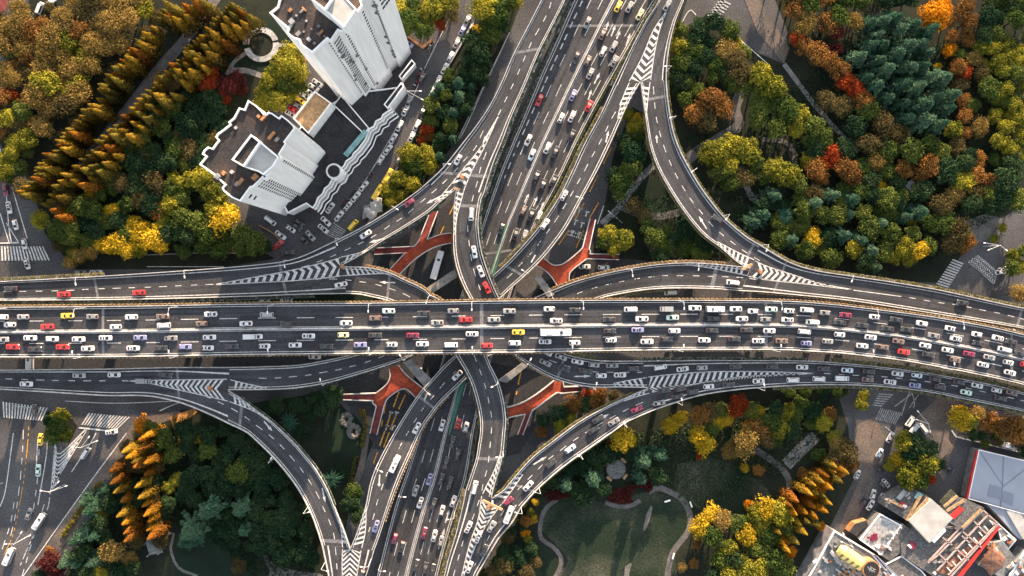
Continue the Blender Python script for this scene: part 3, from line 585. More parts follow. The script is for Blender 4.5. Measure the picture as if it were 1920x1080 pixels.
for a in ((['r1'], 826, 368, 799, 382), (['r1'], 721, 447, 692, 455), (['r6'], 741, 530, 711, 529), (['trunk_n'], 934, 219, 905, 268), (['r3'], 1325, 429, 1310, 405), (['l2'], 996, 492, 1009, 469),
          (['l2'], 1136, 267, 1141, 245), (['r3'], 1232, 268, 1231, 253), (['r2'], 1077, 706, 1108, 705), (['r8'], 1118, 790, 1142, 776), (['r8'], 1000, 871, 1025, 856), (['l1'], 802, 736, 790, 762),
          (['l1'], 712, 890, 710, 918), (['r9'], 495, 790, 511, 809), (['r9'], 604, 915, 610, 942), (['ns'], 1135, 60, 1141, 40), (['ns'], 1146, 68, 1154, 47), (['ns'], 1156, 73, 1163, 58), (['ns'], 1174, 85, 1182, 62), (['ns'], 1114, 157, 1125, 136),
          (['ns'], 1103, 187, 1109, 168), (['ns'], 983, 380, 992, 363), (['ns'], 1000, 387, 1008, 368), (['ns'], 835, 980, 843, 955), (['ns'], 822, 1030, 834, 990), (['ns'], 1013, 395, 1020, 378)): arrow(*a)
# green panel strip between the lower expressway carriageways
b = MB()
c = [P(x, y, 1.65) for x, y in pp("950,420 940,455 915,540 890,630 862,735 852,775 842,815")]; q = spline(c, 30)
for i in range(30):
    t = (q[i+1]-q[i]).normalized(); w0 = Vector((-t.y, t.x, 0))*(.25+1.1*math.sin(math.pi*i/30)); w1 = Vector((-t.y, t.x, 0))*(.25+1.1*math.sin(math.pi*(i+1)/30))
    b.face([q[i]+w0, q[i]-w0, q[i+1]-w1, q[i+1]+w1])
b.build('green_median', M['green_panel'], ROADS['ns']['root'])
# piers
decks = [(k, [tuple(p[:2]) for p in r['L']]+[tuple(p[:2]) for p in reversed(r['R'])], min(r['Z'])) for k, r in ROADS.items()]
for k, r in ROADS.items():
    if r['Z'][0] < 3: continue
    sp = 30; m = max(1, int(r['len']/sp)); z0 = None
    for i in range(m):
        t = (i+.5)/m; c = r['pt'](t, .5, 0); z = c.z
        if any(k2 != k and z2 < z-1 and inside((c.x, c.y), poly) for k2, poly, z2 in decks): continue
        a, e = r['pt'](t, .15, 0), r['pt'](t, .85, 0); ang = math.atan2((e-a).y, (e-a).x); b = MB()
        b.box((c.x, c.y, (z-2.6)/2), (2.4, 1.6, z-2.6), ang); b.box((c.x, c.y, z-1.99), ((e-a).length*.75, 1.8, 1.2), ang); b.build('pier', M['concrete'], r['root'])
# ------------------------------------------------------------------ footbridge, crossbeams
fb = tag(empty('footbridge', P(950, 600, 0)), 'red decked ring footbridge with white parapets below the ramps', 'footbridge')
FZ = 4.2
def fpoly(name, poly, z, m, th=.5):
    b = MB(); b.prism([tuple(P(p[0], p[1], z)[:2]) for p in pp(poly)], z-th, z, bottom=True); return b.build(name, M[m], fb)
def fpar(pts, z0=FZ, z1=None):
    z1 = z0 if z1 is None else z1; q = pp(pts); n = max(4, int(plen([(*p, 0) for p in q])/4)); c = spline([(*p, 0) for p in q], n); b = MB()
    W = [P(p.x, p.y, z0+(z1-z0)*i/n) for i, p in enumerate(c)]; A = []; B = []
    for i, p in enumerate(W):
        d = (W[min(n, i+1)]-W[max(0, i-1)]).normalized(); s = Vector((-d.y, d.x, 0))*.17; A.append(p+s); B.append(p-s)
    u = Vector((0, 0, 1.0)); d = Vector((0, 0, -.5))
    b.strip([p+u for p in A], [p+u for p in B]); b.strip([p+d for p in A], [p+u for p in A]); b.strip([p+u for p in B], [p+d for p in B])
    b.face([A[0]+d, A[0]+u, B[0]+u, B[0]+d]); b.face([B[-1]+d, B[-1]+u, A[-1]+u, A[-1]+d]); b.build('parapet', M['barrier'], fb)
def stair(pts4, z0=FZ-.1, z1=1.2):              # l0 r0 (top) r1 l1 (foot)
    q = pp(pts4); b = MB(); n = 16
    for i in range(n):
        za = z0+(z1-z0)*i/n; e = lambda a, c, t: (a[0]+(c[0]-a[0])*t, a[1]+(c[1]-a[1])*t)
        pl = [e(q[0], q[3], i/n), e(q[1], q[2], i/n), e(q[1], q[2], (i+1)/n), e(q[0], q[3], (i+1)/n)]
        b.prism([tuple(P(p[0], p[1], za)[:2]) for p in pl], za-.45, za)
    b.build('stair', M['dark_red'], fb)
fpoly('walkway', "789,442 801,449 822,441 845,437 872,436 872,455 845,456 812,465 780,485 750,514 742,530 722,522 731,506 760,474 777,462", FZ, 'red_deck')
stair("789,442 801,449 821,396 807,398"); stair("777,462 760,474 701,477 705,466")
for s in ("801,449 822,441 845,437 872,436", "872,455 845,456 812,465 780,485 750,514 738,530", "722,522 731,506 760,474", "777,462 787,450 789,442"): fpar(s)
for s in ("789,442 805,402", "801,449 821,396", "777,462 705,465", "760,474 702,477"): fpar(s, FZ, 1.2)
fpoly('walkway', "985,478 1007,495 1020,485 1035,496 1047,497 1060,492 1085,472 1092,464 1104,467 1105,476 1100,485 1072,507 1067,527 1060,548 1045,536 1032,517 1007,498", FZ, 'red_deck')
stair("1092,464 1104,467 1116,412 1106,410"); stair("1105,476 1100,485 1160,487 1161,477")
for s in ("1020,485 1035,496 1047,497 1060,492 1085,472 1092,464", "1104,467 1107,472 1105,476", "1100,485 1080,500 1072,507 1067,515 1067,530", "1000,494 1020,506 1032,517 1045,536"): fpar(s)
for s in ("1092,464 1106,410", "1104,467 1116,412", "1105,476 1161,477", "1100,485 1160,487"): fpar(s, FZ, 1.2)
fpoly('walkway', "730,691 747,684 762,702 790,725 800,738 785,752 762,729 747,732 727,747 720,762 706,761 700,751 705,737 725,720 732,705", FZ, 'red_deck')
stair("706,761 720,762 707,815 694,812"); stair("705,737 700,751 644,749 644,739")
for s in ("747,684 762,702 790,725 802,738", "780,745 762,729 747,732 727,747 720,762", "705,737 725,720 732,705 730,691", "706,761 699,755 700,751"): fpar(s)
for s in ("706,761 694,812", "720,762 707,815", "705,737 644,739", "700,751 644,749"): fpar(s, FZ, 1.2)
fpoly('walkway', "940,765 960,761 985,752 1015,732 1040,712 1055,712 1057,725 1050,737 1042,737 997,770 985,776 960,781 940,787", FZ, 'red_deck')
stair("985,776 997,770 980,815 970,815"); stair("1057,725 1050,737 1092,733 1092,724")
for s in ("940,765 960,761 985,752 1015,732 1040,712", "1055,712 1057,725", "1050,737 1042,737 1015,757 997,770", "985,776 960,781 940,787"): fpar(s)
for s in ("985,776 970,815", "997,770 980,815", "1057,725 1092,724", "1050,737 1092,733"): fpar(s, FZ, 1.2)
for i, (x, y) in enumerate(((770, 476), (1050, 505), (745, 712), (1010, 748), (832, 446), (1080, 482), (712, 745), (965, 770))):
    c = P(x, y, FZ); b = MB(); b.tube((c.x, c.y, 0), (c.x, c.y, FZ-.5), .45, n=10); b.build('column', M['concrete'], fb)
def beam(label, poly, z=5.8, th=1.4):
    q = [tuple(P(p[0], p[1], z)[:2]) for p in pp(poly)]; c = (sum(p[0] for p in q)/4, sum(p[1] for p in q)/4, 0)
    r = tag(empty('crossbeam', c), label, 'crossbeam', 'grey support beams under the centre'); b = MB(); b.prism(q, z-th, z, bottom=True); b.build('beam', M['dark_concrete'], r)
    for t in (.25, .75):
        m = [(q[0][k]+q[3][k])/2*(1-t)+(q[1][k]+q[2][k])/2*t for k in (0, 1)]; b = MB(); b.box((m[0], m[1], (z-th)/2), (1.5, 1.5, z-th)); b.build('column', M['concrete'], r)
beam('grey concrete crossbeam above the white bus by the red walkway', "798,541 862,498 872,510 812,549")
beam('grey concrete crossbeam below the viaduct beside the bottom ramp', "934,714 980,680 990,686 950,718")
beam('grey concrete crossbeam between red walkway and flower lined ramp', "1002,522 1015,518 1040,552 1028,558")
beam('dark grey crossbeam beside the red walkway at the lower left of centre', "756,680 770,674 812,714 798,728")

# ------------------------------------------------------------------ towers
def win(b, p, u, w_, h_, n_, up=Vector((0, 0, 1)), m=0):
    p = Vector(p)+n_*.03; u = u*w_/2; v = up*h_/2; b.face([p-u-v, p+u-v, p+u+v, p-u+v], m)
def parapet(b, W, z, h=1.0, t=.5, m=0):
    c = Vector((sum(p[0] for p in W)/len(W), sum(p[1] for p in W)/len(W), 0)); k = len(W)
    a = sum(W[i][0]*W[(i+1) % k][1]-W[(i+1) % k][0]*W[i][1] for i in range(k)); W = [Vector((p[0], p[1], 0)) for p in (W if a > 0 else W[::-1])]; O = []; I = []
    for i in range(k):
        d0 = (W[i]-W[i-1]).normalized(); d1 = (W[(i+1) % k]-W[i]).normalized(); n0 = Vector((-d0.y, d0.x, 0)); n1 = Vector((-d1.y, d1.x, 0)); s = n0+n1
        s = s/max(.25, s.length_squared/2) if s.length > .05 else n0
        O.append(W[i]-s*.06); I.append(W[i]+s*t)
    for i in range(k):
        j = (i+1) % k; Z0, Z1 = Vector((0, 0, z-.3)), Vector((0, 0, z+h))
        b.face([O[i]+Z1, O[j]+Z1, I[j]+Z1, I[i]+Z1], m); b.face([O[i]+Z0, O[j]+Z0, O[j]+Z1, O[i]+Z1], m); b.face([I[j]+Z0, I[i]+Z0, I[i]+Z1, I[j]+Z1], m)
def block(label, name, roof, z, wall='white', roofm='roof_dark', cat='building', par=True, z0=0, parent=None, group=None, ph=1.0):
    W = [tuple(P(p[0], p[1], z)[:2]) for p in pp(roof)]; c = Vector((sum(p[0] for p in W)/len(W), sum(p[1] for p in W)/len(W), 0))
    r = parent or tag(empty(name, c), label, cat, group)
    b = MB(); b.prism(W, z0, z, 0, 0); b.build('wall', M[wall], r)
    b = MB(); A = sum(W[i][0]*W[i-1][1]-W[i-1][0]*W[i][1] for i in range(len(W))); V = W if A < 0 else W[::-1]
    b.face([(p[0], p[1], z+.02) for p in V]); b.build('roof', M[roofm], r)
    if par: b = MB(); parapet(b, W, z, ph, .36); b.build('parapet', M['white_trim'], r)
    return r, W
TZ = 76
t1, TW = block('tall white residential tower with brown stained flat roof', 'tower_block',
   "507,26 542,55 539,63 551,73 562,76 566,86 587,100 615,74 621,79 635,58 643,61 680,12 677,3 692,-12 700,-8 727,-45 640,-110 600,-85 570,-60 540,-30 525,2 522,14", TZ)
def facade(parent, zroof, top_a, top_b, cols, floors, zb=10, size=(.8, 1.1), inset=0, name='window', blinds=False):
    """window columns on a wall whose roof edge runs from px top_a to px top_b; cols are fractions along it"""
    a, b_ = P(*top_a, zroof), P(*top_b, zroof); u = (b_-a).normalized(); n = Vector((u.y, -u.x, 0)); proto = None; out = []
    fh = (zroof-2-zb)/floors
    for f in range(floors):
        for c in cols:
            p = a.lerp(b_, c); p.z = zb+fh*(f+.5); out.append((p, u, n, size))
    return out
def place_windows(parent, lst, limit=100):
    cache = {}; rest = MB(); base = parent.location
    for i, (p, u, n, sz) in enumerate(lst):
        ang = math.atan2(u.y, u.x)
        if i < limit:
            key = sz
            if key not in cache:
                b = MB(); b.box((0, 0, 0), (sz[0], .14, sz[1])); cache[key] = b.mesh('window', M['glass'])
            o = bpy.data.objects.new('window', cache[key]); o.location = p-base; o.rotation_euler = (0, 0, ang); link(o, parent)
        else: rest.box(tuple(p), (sz[0], .14, sz[1]), ang)
    if rest.v: o = rest.build('window', M['glass'], parent); o['kind'] = 'stuff'
wl = []
wl += facade(t1, TZ, (621, 79), (635, 58), (.25, .75), 25, 12); wl += facade(t1, TZ, (643, 61), (680, 12), (.09, .93), 25, 12)
wl += facade(t1, TZ, (587, 100), (615, 74), (.96,), 25, 12, (.5, 1.0)); wl += facade(t1, TZ, (692, -12), (700, -8), (.5,), 25, 12)
wl += facade(t1, TZ, (507, 26), (587, 100), (.62, .70, .78), 22, 12, (.9, 1.2))
wl += facade(t1, TZ, (700, -8), (727, -45), (.3, .5, .7), 4, 60, (1.2, 1.6))
wl.sort(key=lambda q: -q[0].z); place_windows(t1, wl)
random.seed(12)
for A, B, n_ in (((621, 79), (635, 58), 9), ((643, 61), (652, 50), 3), ((692, -12), (700, -8), 8)):
    a, c = P(*A, TZ), P(*B, TZ); u = (c-a).normalized(); n = Vector((u.y, -u.x, 0))
    for k in range(n_):
        p = a.lerp(c, random.random())+n*.4; b = MB(); b.box((p.x, p.y, random.uniform(12, 72)), (1.0, .6, .7), math.atan2(u.y, u.x)); b.box((p.x+n.x*.32, p.y+n.y*.32, 0.0+b.v[0][2]+.35), (.5, .05, .5), math.atan2(u.y, u.x), 1); b.build('air_conditioner', [M['grey_panel'], M['black']], t1)
# grey recessed bands between the white bays
b = MB()
for A, B in (((621, 79), (635, 58)), ((692, -12), (700, -8))):
    a, c = P(*A, TZ), P(*B, TZ); u = (c-a).normalized(); n = Vector((u.y, -u.x, 0)); mid = (a+c)/2
    for f in range(24): b.box((mid.x+n.x*.05, mid.y+n.y*.05, 13+f*2.6), ((c-a).length*.28, .3, 1.0), math.atan2(u.y, u.x))
b.build('balcony_band', M['grey_panel'], t1)
def roofbox(parent, poly, z0, z1, wall='white', top='grey_panel', name='stair_house', ph=.6):
    W = [tuple(P(p[0], p[1], z1)[:2]) for p in pp(poly)]; b = MB(); b.prism(W, z0, z1, 0, 1); o = b.build(name, [M[wall], M[top]], parent)
    b = MB(); parapet(b, [(p[0]-parent.location.x, p[1]-parent.location.y) for p in W], z1, ph, .35); q = b.build('parapet', M['white_trim']); q.parent = o; return o
roofbox(t1, "582,-2 610,20 628,-6 605,-30", TZ, TZ+8, 'white', 'roof_dark', ph=.8)
roofbox(t1, "610,20 645,51 668,17 630,-24", TZ, TZ+7, 'white', 'roof_white', ph=.2)
for x, y, w_, d_, h_ in ((566, 22, 1.4, .5, .6), (571, 18, .5, 1.6, .6), (548, 42, 1.5, 1.4, 1.2), (545, 50, 1.0, .8, .8), (598, 50, .8, .7, .6), (603, 62, 1.6, .4, 1.2), (598, 66, .4, 1.4, .6), (575, 40, .6, .5, .5), (585, 55, .5, .4, .4), (570, 60, .5, .5, .4), (556, 30, .6, .6, .5), (610, 70, .4, 1.6, .3), (560, 64, 1.5, 1.0, .8), (545, 20, 1.2, .8, .8), (580, 75, 1, 1, 1), (590, 82, .7, .7, .6)):
    p = P(x, y, TZ); b = MB(); b.box((p.x, p.y, TZ+h_/2), (w_, d_, h_), .8); b.build('roof_equipment', M[('dark_concrete', 'orange_wood', 'grey_panel', 'roof_pale')[int(x+y) % 4]], t1)
LZ = 56
t2, LW2 = block('lower white apartment block with black and brown stained flat roof', 'apartment_block',
   "467,189 482,199 492,209 498,217 505,211 511,213 524,222 529,217 541,226 552,237 554,242 535,267 538,270 525,290 530,296 498,338 494,333 477,350 471,352 452,378 436,371 421,359 418,353 423,347 411,336 405,330 376,309 388,294 381,290 384,283 392,276 400,279 411,264 406,258 410,251 419,245 433,234 430,230 440,222 450,203 460,206", LZ)
wl = []
wl += facade(t2, LZ, (525, 290), (535, 267), (.2, .5, .8), 18, 8); wl += facade(t2, LZ, (498, 338), (530, 296), (.06, .93), 18, 8)
wl += facade(t2, LZ, (477, 350), (494, 333), (.2, .5, .8), 18, 8); wl += facade(t2, LZ, (452, 378), (471, 352), (.5, ), 2, 44, (1.4, 1.6))
wl.sort(key=lambda q: -q[0].z); place_windows(t2, wl)
roofbox(t2, "436,300 472,253 489,267 458,313", LZ, LZ+5, 'white', 'roof_dark', ph=.9)
roofbox(t2, "458,313 489,267 523,295 513,312 494,328 485,322", LZ, LZ+4, 'white', 'roof_white')
for x, y, w_, d_, h_ in ((445, 345, 1.5, 1, 1), (420, 325, 1.2, 1.2, .9), (436, 323, 1, 1, 1), (452, 341, 2.5, 1, 1.2), (480, 333, 2, 1.5, 1.5), (495, 222, 2.2, .8, 1.2), (486, 219, 1, 1, 1), (443, 240, .9, .9, .7), (510, 255, 3, 1.0, .8), (520, 262, 1.6, .9, .8), (410, 332, 1.5, 1.5, 1.6)):
    p = P(x, y, LZ); b = MB(); b.box((p.x, p.y, LZ+h_/2), (w_, d_, h_), .85); b.build('roof_equipment', M[('dark_concrete', 'orange_wood', 'grey_panel', 'roof_pale')[int(x+y) % 4]], t2)
pod, PW = block('low podium with black felt roof and stepped white cornice linking the two white towers', 'podium_building',
   "757,163 731,198 735,205 719,216 716,223 706,228 702,238 693,243 686,262 672,281 664,288 661,295 650,303 646,312 640,317 634,330 624,336 618,348 610,354 606,364 597,372 593,383 587,391 575,382 540,400 505,330 560,245 585,210 622,195 660,175", 9, 'white', 'roof_black', ph=.8)
roofbox(pod, "591,172 622,194 579,251 551,223", 9, 17, 'white', 'roof_tan', 'annex', 1.0)
roofbox(pod, "625,197 640,178 692,240 683,252", 9, 9.9, 'white', 'roof_black', 'roof_upstand', .2)
b = MB(); a, c = P(645, 290, 9.5), P(684, 244, 9.5); u = (c-a).normalized(); n = Vector((-u.y, u.x, 0)); L = (c-a).length
for k in range(18): p = a.lerp(c, (k+.5)/18)+n*-.8; b.box((p.x, p.y, 10.3), (L/18*.8, 1.9, 1.0), math.atan2(u.y, u.x))
b.build('skylight', M['teal'], pod)
b = MB(); e = P(626, 321, 14); b.tube((e.x, e.y, 0), (e.x, e.y, 14), 2.9, n=28, cap=True); b.build('round_tower', M['white'], pod)
b = MB(); b.tube((e.x, e.y, 14.02), (e.x, e.y, 14.3), 2.2, n=28); b.build('round_opening', M['black'], pod)
# stepped cornice: stacked zigzag ledges
zz = [P(x, y, 9) for x, y in pp("731,198 735,205 719,216 716,223 706,228 702,238 693,243 686,262 672,281 664,288 661,295 650,303 646,312 640,317 634,330 624,336 618,348 610,354 606,364 597,372 593,383 587,391")]
for off, z in ((.5, 8.2), (1.7, 6.9), (2.9, 5.6)):
    b = MB(); o = Vector((.66, -.60, 0)); A = [p+o*off for p in zz]; A = [Vector((p.x, p.y, z)) for p in A]; B = [p+o*.42 for p in A]; dn = Vector((0, 0, -.5))
    b.strip(A, B); b.strip(B, [p+dn for p in B]); b.strip([p+dn for p in B], [p+dn for p in A]); b.build('cornice', M['white_trim'], pod)
low, _ = block('small white flat roofed block at the foot of the tall tower', 'small_building', "753,150 779,120 772,112 748,143", 5, 'white', 'roof_black', ph=.5)
low, _ = block('narrow white annex at the side of the tall tower facade', 'small_building', "720,196 752,155 758,162 727,204", 11, 'white', 'roof_black', ph=.4)
wb = MB(); q = [tuple(P(x, y, 1)[:2]) for x, y in pp("752,62 757,62 792,86 810,72 813,76 793,92")]; wb.prism(q, 0, 1.6)
tag(wb.build('garden_wall', M['orange_wood']), 'low red brick garden wall around the trees beside the tall tower', 'wall')
# round stone plaza: ring seat with pale stone
b = MB(); c = P(490, 84, 0)
for i in range(44):
    a0, a1 = 6.2832*i/44, 6.2832*(i+1)/44
    if 0.0 < (a0 % 6.2832) < .2 or 3.05 < a0 < 3.35: continue
    for r0, r1, z0, z1 in ((4.6, 6.7, 0, .6),):
        p = [(c.x+r*math.cos(a), c.y+r*math.sin(a)) for r, a in ((r0, a0), (r1, a0), (r1, a1), (r0, a1))]; b.prism(p, z0, z1)
tag(b.build('stone_ring', M['roof_pale']), 'pale round stone ring bench in the park beside the towers', 'ring bench')
b = MB(); b.tube((c.x, c.y, .07), (c.x, c.y, .2), 4.3, n=30); tag(b.build('round_bed', M['soil']), 'round dark bed inside the pale stone ring', 'planting bed')
# ------------------------------------------------------------------ low buildings at the lower right
hall, HW = block('large hall with pale blue grey sheet metal roof and red wall', 'hall', "1835,843 1990,880 1990,985 1935,968 1815,935", 5, 'dark_concrete', 'roof_metal', par=False)
b = MB(); 
for (a, c) in (((1835, 843), (1882, 912)), ((1882, 912), (1960, 850)), ((1882, 855), (1880, 912)), ((1880, 912), (1876, 950)), ((1815, 932), (1935, 966))):
    p, q = P(*a, 5.1), P(*c, 5.1); d = q-p; b.box(((p.x+q.x)/2, (p.y+q.y)/2, 5.1), (d.length, .25, .22), math.atan2(d.y, d.x))
b.build('roof_ridge', M['roof_metal2'], hall)
for poly in ("1856,908 1878,914 1874,937 1851,930", "1882,920 1901,927 1898,949 1878,940"):
    b = MB(); b.prism([tuple(P(x, y, 5)[:2]) for x, y in pp(poly)], 5.0, 5.12); b.build('solar_panel', M['roof_metal2'], hall)
b = MB(); parapet(b, [(p[0], p[1]) for p in HW], 5, .3, .25); b.build('eaves', M['white_trim'], hall)
p, q = P(1834, 845, 5), P(1814, 936, 5); d = q-p; b = MB(); b.box(((p.x+q.x)/2-.3, (p.y+q.y)/2, 4.7), (d.length, .7, .9), math.atan2(d.y, d.x)); b.build('red_fascia', M['red'], hall)
wing, _ = block('lower wing with pale grey metal roof beside the large hall', 'hall_wing', "1846,942 1918,958 1932,985 1932,1000 1914,1012 1905,1005 1870,965", 4.5, 'grey_panel', 'roof_metal', par=False)
b = MB(); b.prism([tuple(P(x, y, 4.5)[:2]) for x, y in pp("1885,957 1908,955 1925,985 1930,1010 1916,1010")], 4.5, 5.2); b.build('raised_roof', M['roof_white'], wing)
restr, _ = block('rambling shingled building with white roof panel and beamed terraces', 'lodge', "1662,938 1697,918 1736,928 1770,955 1842,955 1872,982 1780,1100 1690,1042 1690,1020 1715,985 1660,950", 6, 'dark_concrete', 'roof_slate', par=False)
def slab(parent, name, poly, z, th, m):
    b = MB(); b.prism([tuple(P(x, y, z)[:2]) for x, y in pp(poly)], z-th, z, bottom=True); return b.build(name, M[m], parent)
slab(restr, 'white_roof', "1747,936 1787,972 1743,1018 1704,976", 8.2, 2.1, 'roof_white')
slab(restr, 'shingle_roof', "1787,930 1812,936 1846,952 1803,994 1766,970 1765,955", 7.2, 1.1, 'roof_slate')
slab(restr, 'planter_bed', "1763,942 1785,918 1797,930 1772,952", 7.0, .9, 'lawn')
slab(restr, 'red_awning', "1799,949 1808,955 1790,974 1780,968", 7.6, .3, 'red'); slab(restr, 'red_awning', "1690,940 1700,946 1694,955 1685,950", 6.6, .3, 'red'); slab(restr, 'maroon_awning', "1710,1016 1720,1020 1712,1032 1702,1027", 6.7, .3, 'dkred')
slab(restr, 'skylight', "1694,918 1702,922 1688,938 1681,934", 6.5, .45, 'roof_white'); slab(restr, 'skylight', "1722,922 1731,928 1722,938 1714,933", 6.6, .5, 'teal')
slab(restr, 'bay_roof', "1742,1006 1768,983 1774,995 1752,1018", 8.0, 1.7, 'white_trim')
slab(restr, 'red_gutter', "1872,985 1876,988 1790,1100 1784,1098", 6.8, .7, 'red')
def bars(parent, name, segs, z, w_, m):
    b = MB()
    for s in segs:
        (x0, y0), (x1, y1) = pp(s); p, q = P(x0, y0, z), P(x1, y1, z); d = q-p; b.box(((p.x+q.x)/2, (p.y+q.y)/2, z), (d.length, w_, .45), math.atan2(d.y, d.x))
    return b.build(name, M[m], parent)
bars(restr, 'beam', ("1843,956 1757,1042", "1853,964 1757,1070", "1872,982 1782,1082", "1868,984 1778,1078", "1796,994 1742,1052", "1824,975 1850,1002", "1803,995 1840,1026", "1785,1022 1816,1050", "1768,1008 1790,1026", "1804,1005 1818,1018", "1762,1040 1785,1062", "1843,956 1872,982", "1757,1042 1740,1055", "1860,978 1868,984", "1770,985 1798,992", "1765,988 1800,990"), 6.9, .5, 'pink_beam')
bars(restr, 'rafter', ["%d,%d %d,%d" % (1856-k*10, 976+k*11, 1862-k*10, 983+k*11) for k in range(9)], 6.8, .35, 'white_trim')
for q in ("1726,930 1700,976", "1740,934 1706,972", "1804,990 1840,955", "1770,950 1795,930", "1775,958 1808,938", "1668,938 1692,950"): bars(restr, 'ridge_tile_row', (q,), 7.4, 1.0, 'roof_tan')
slab(restr, 'terrace', "1752,1072 1866,986 1870,990 1782,1080", 6.2, .15, 'roof_brown')
flat, _ = block('flat roofed pale building with small patio furniture on its roof', 'flat_building', "1650,963 1690,985 1652,1040 1612,1012", 5, 'roof_grey', 'roof_pale', ph=.3)
bars(flat, 'edge_post', ["%d,%d %d,%d" % (1687-k*8, 988+k*10, 1691-k*8, 990+k*10) for k in range(6)], 5.3, .3, 'white_trim')
slab(flat, 'roof_hatch', "1634,1004 1645,1000 1646,1012 1632,1014", 5.5, .4, 'dkred')
for x, y in ((1629, 1008), (1640, 1002), (1636, 1014), (1643, 1011)):
    p = P(x, y, 5.5); b = MB(); b.box((p.x, p.y, 5.55), (1.0, .7, .12)); 
    for dx in (-.4, .4): b.box((p.x+dx, p.y, 5.27), (.1, .6, .5))
    tag(b.build('bench', M['dkred']), 'small dark bench on the pale flat roof', 'bench', 'benches on the pale flat roof')
corr, _ = block('long sloping grey roof beside the pale flat building', 'long_building', "1693,982 1726,1008 1668,1052 1653,1042", 5.5, 'grey_panel', 'roof_slate', par=False)
grey, _ = block('dark grey flat roof at the bottom edge beside the lodge', 'flat_building', "1690,1042 1728,1070 1760,1110 1680,1110 1655,1060", 5.2, 'grey_panel', 'roof_slate', ph=.3)
shed, _ = block('small black roofed shed at the head of the driveway', 'shed', "1603,982 1625,975 1628,985 1606,1005 1592,997", 4, 'orange_wood', 'roof_black', par=False)
logo, _ = block('grey flat roofed building with a yellow ribbed canopy and round emblem', 'mall_building', "1564,995 1640,1040 1700,1110 1500,1110", 9, 'grey_panel', 'roof_grey', ph=.4)
def cyl_roof(parent, a, c, r, z, m, name, ribs):
    p, q = P(*a, z), P(*c, z); d = (q-p); u = d.normalized(); n = Vector((-u.y, u.x, 0)); b = MB(); k = 10
    ring = lambda o, rr: [o+n*(rr*math.cos(math.pi*i/k))+Vector((0, 0, rr*.8*math.sin(math.pi*i/k))) for i in range(k+1)]
    A, B = ring(p, r*.6), ring(p+u*r*.8, r); C = ring(q, r)
    for X, Y in ((A, B), (B, C)):
        for i in range(k): b.face([X[i], Y[i], Y[i+1], X[i+1]])
    b.face(A[::-1]); b.face(C); o = b.build(name, M[m], parent); b = MB()
    for t in ribs:
        o2 = p+d*t; 
        for s in (-.32, 0, .32): 
            R = ring(o2+u*s, r*1.01)
            for i in range(k//2+1, k-1): b.tube(tuple(R[i]), tuple(R[i+1]), .09, n=4)
    b.build('rib', M['black'], parent)
cyl_roof(logo, (1572, 1028), (1632, 1070), 2.6, 11, 'yellow', 'canopy', (.12, .28, .44, .6, .76))
p = P(1634, 1068, 13.5); b = MB(); b.tube((p.x, p.y, 9), (p.x, p.y, 13.5), 3.5, n=36); b.build('emblem_drum', M['orange_wood'], logo)
b = MB(); b.tube((p.x, p.y, 13.5), (p.x, p.y, 13.62), 3.0, n=36); ed = b.build('emblem', M['black'], logo)
b = MB()
for dx0, dy0, dx1, dy1 in ((-1.7, 1.2, 1.3, -1.0), (-.5, .9, .2, -.9), (.1, .9, -.9, -.6), (-.6, 1.3, .9, .3), (-1.5, .4, -.3, -.1), (.4, -.2, 1.6, .1)):
    b.box((p.x+(dx0+dx1)/2, p.y+(dy0+dy1)/2, 13.66), (math.hypot(dx1-dx0, dy1-dy0), .13, .06), math.atan2(dy1-dy0, dx1-dx0))
o = b.build('emblem_mark', M['concrete'], logo); 
random.seed(5); b = MB(); b2 = MB()
for i in range(46):
    x, y = 1562+random.uniform(0, 60), 1035+random.uniform(0, 50)
    if (x-1562)*.72+1028+10 > y: continue
    p = P(x, y, 9); (b if i % 3 else b2).box((p.x, p.y, 9.5), (random.uniform(.8, 2.6), random.uniform(.6, 1.1), random.uniform(.5, 1.4)), -.6)
b.build('ventilation_unit', M['roof_pale'], logo); b2.build('duct', M['orange_wood'], logo)
slab(logo, 'glazed_strip', "1632,1038 1645,1042 1690,1085 1678,1092", 9.4, .3, 'roof_metal2')
house, _ = block('house with brown clay hipped roof on a grey base at the bottom edge', 'house', "1862,1020 1878,1014 1908,1050 1880,1085 1835,1060", 5, 'grey_panel', 'roof_grey', par=False)
b = MB(); R = [P(x, y, 5.3) for x, y in pp("1837,1055 1862,1015 1886,1048 1880,1062 1858,1080")]; r0, r1 = P(1862, 1032, 8), P(1860, 1050, 8)
b.face([R[0], r0, R[1]][::-1]); b.face([R[1], r0, r1, R[2]][::-1]); b.face([R[2], r1, R[3]][::-1]); b.face([R[3], r1, R[4]][::-1]); b.face([R[4], r1, r0, R[0]][::-1]); b.build('hipped_roof', M['roof_brown'], house)
h2, _ = block('pale cluttered building at the right edge near the brown roofed house', 'house', "1922,1030 1955,1060 1920,1110 1885,1090", 5, 'grey_panel', 'roof_pale', ph=.4)
slab(h2, 'red_roof', "1925,1066 1950,1080 1930,1105 1908,1085", 5.6, .5, 'roof_brown')
h3, _ = block('narrow dark service yard building below the hall wing', 'house', "1868,978 1905,1012 1890,1030 1876,1012", 4, 'dark_concrete', 'roof_grey', ph=.3)
random.seed(8)
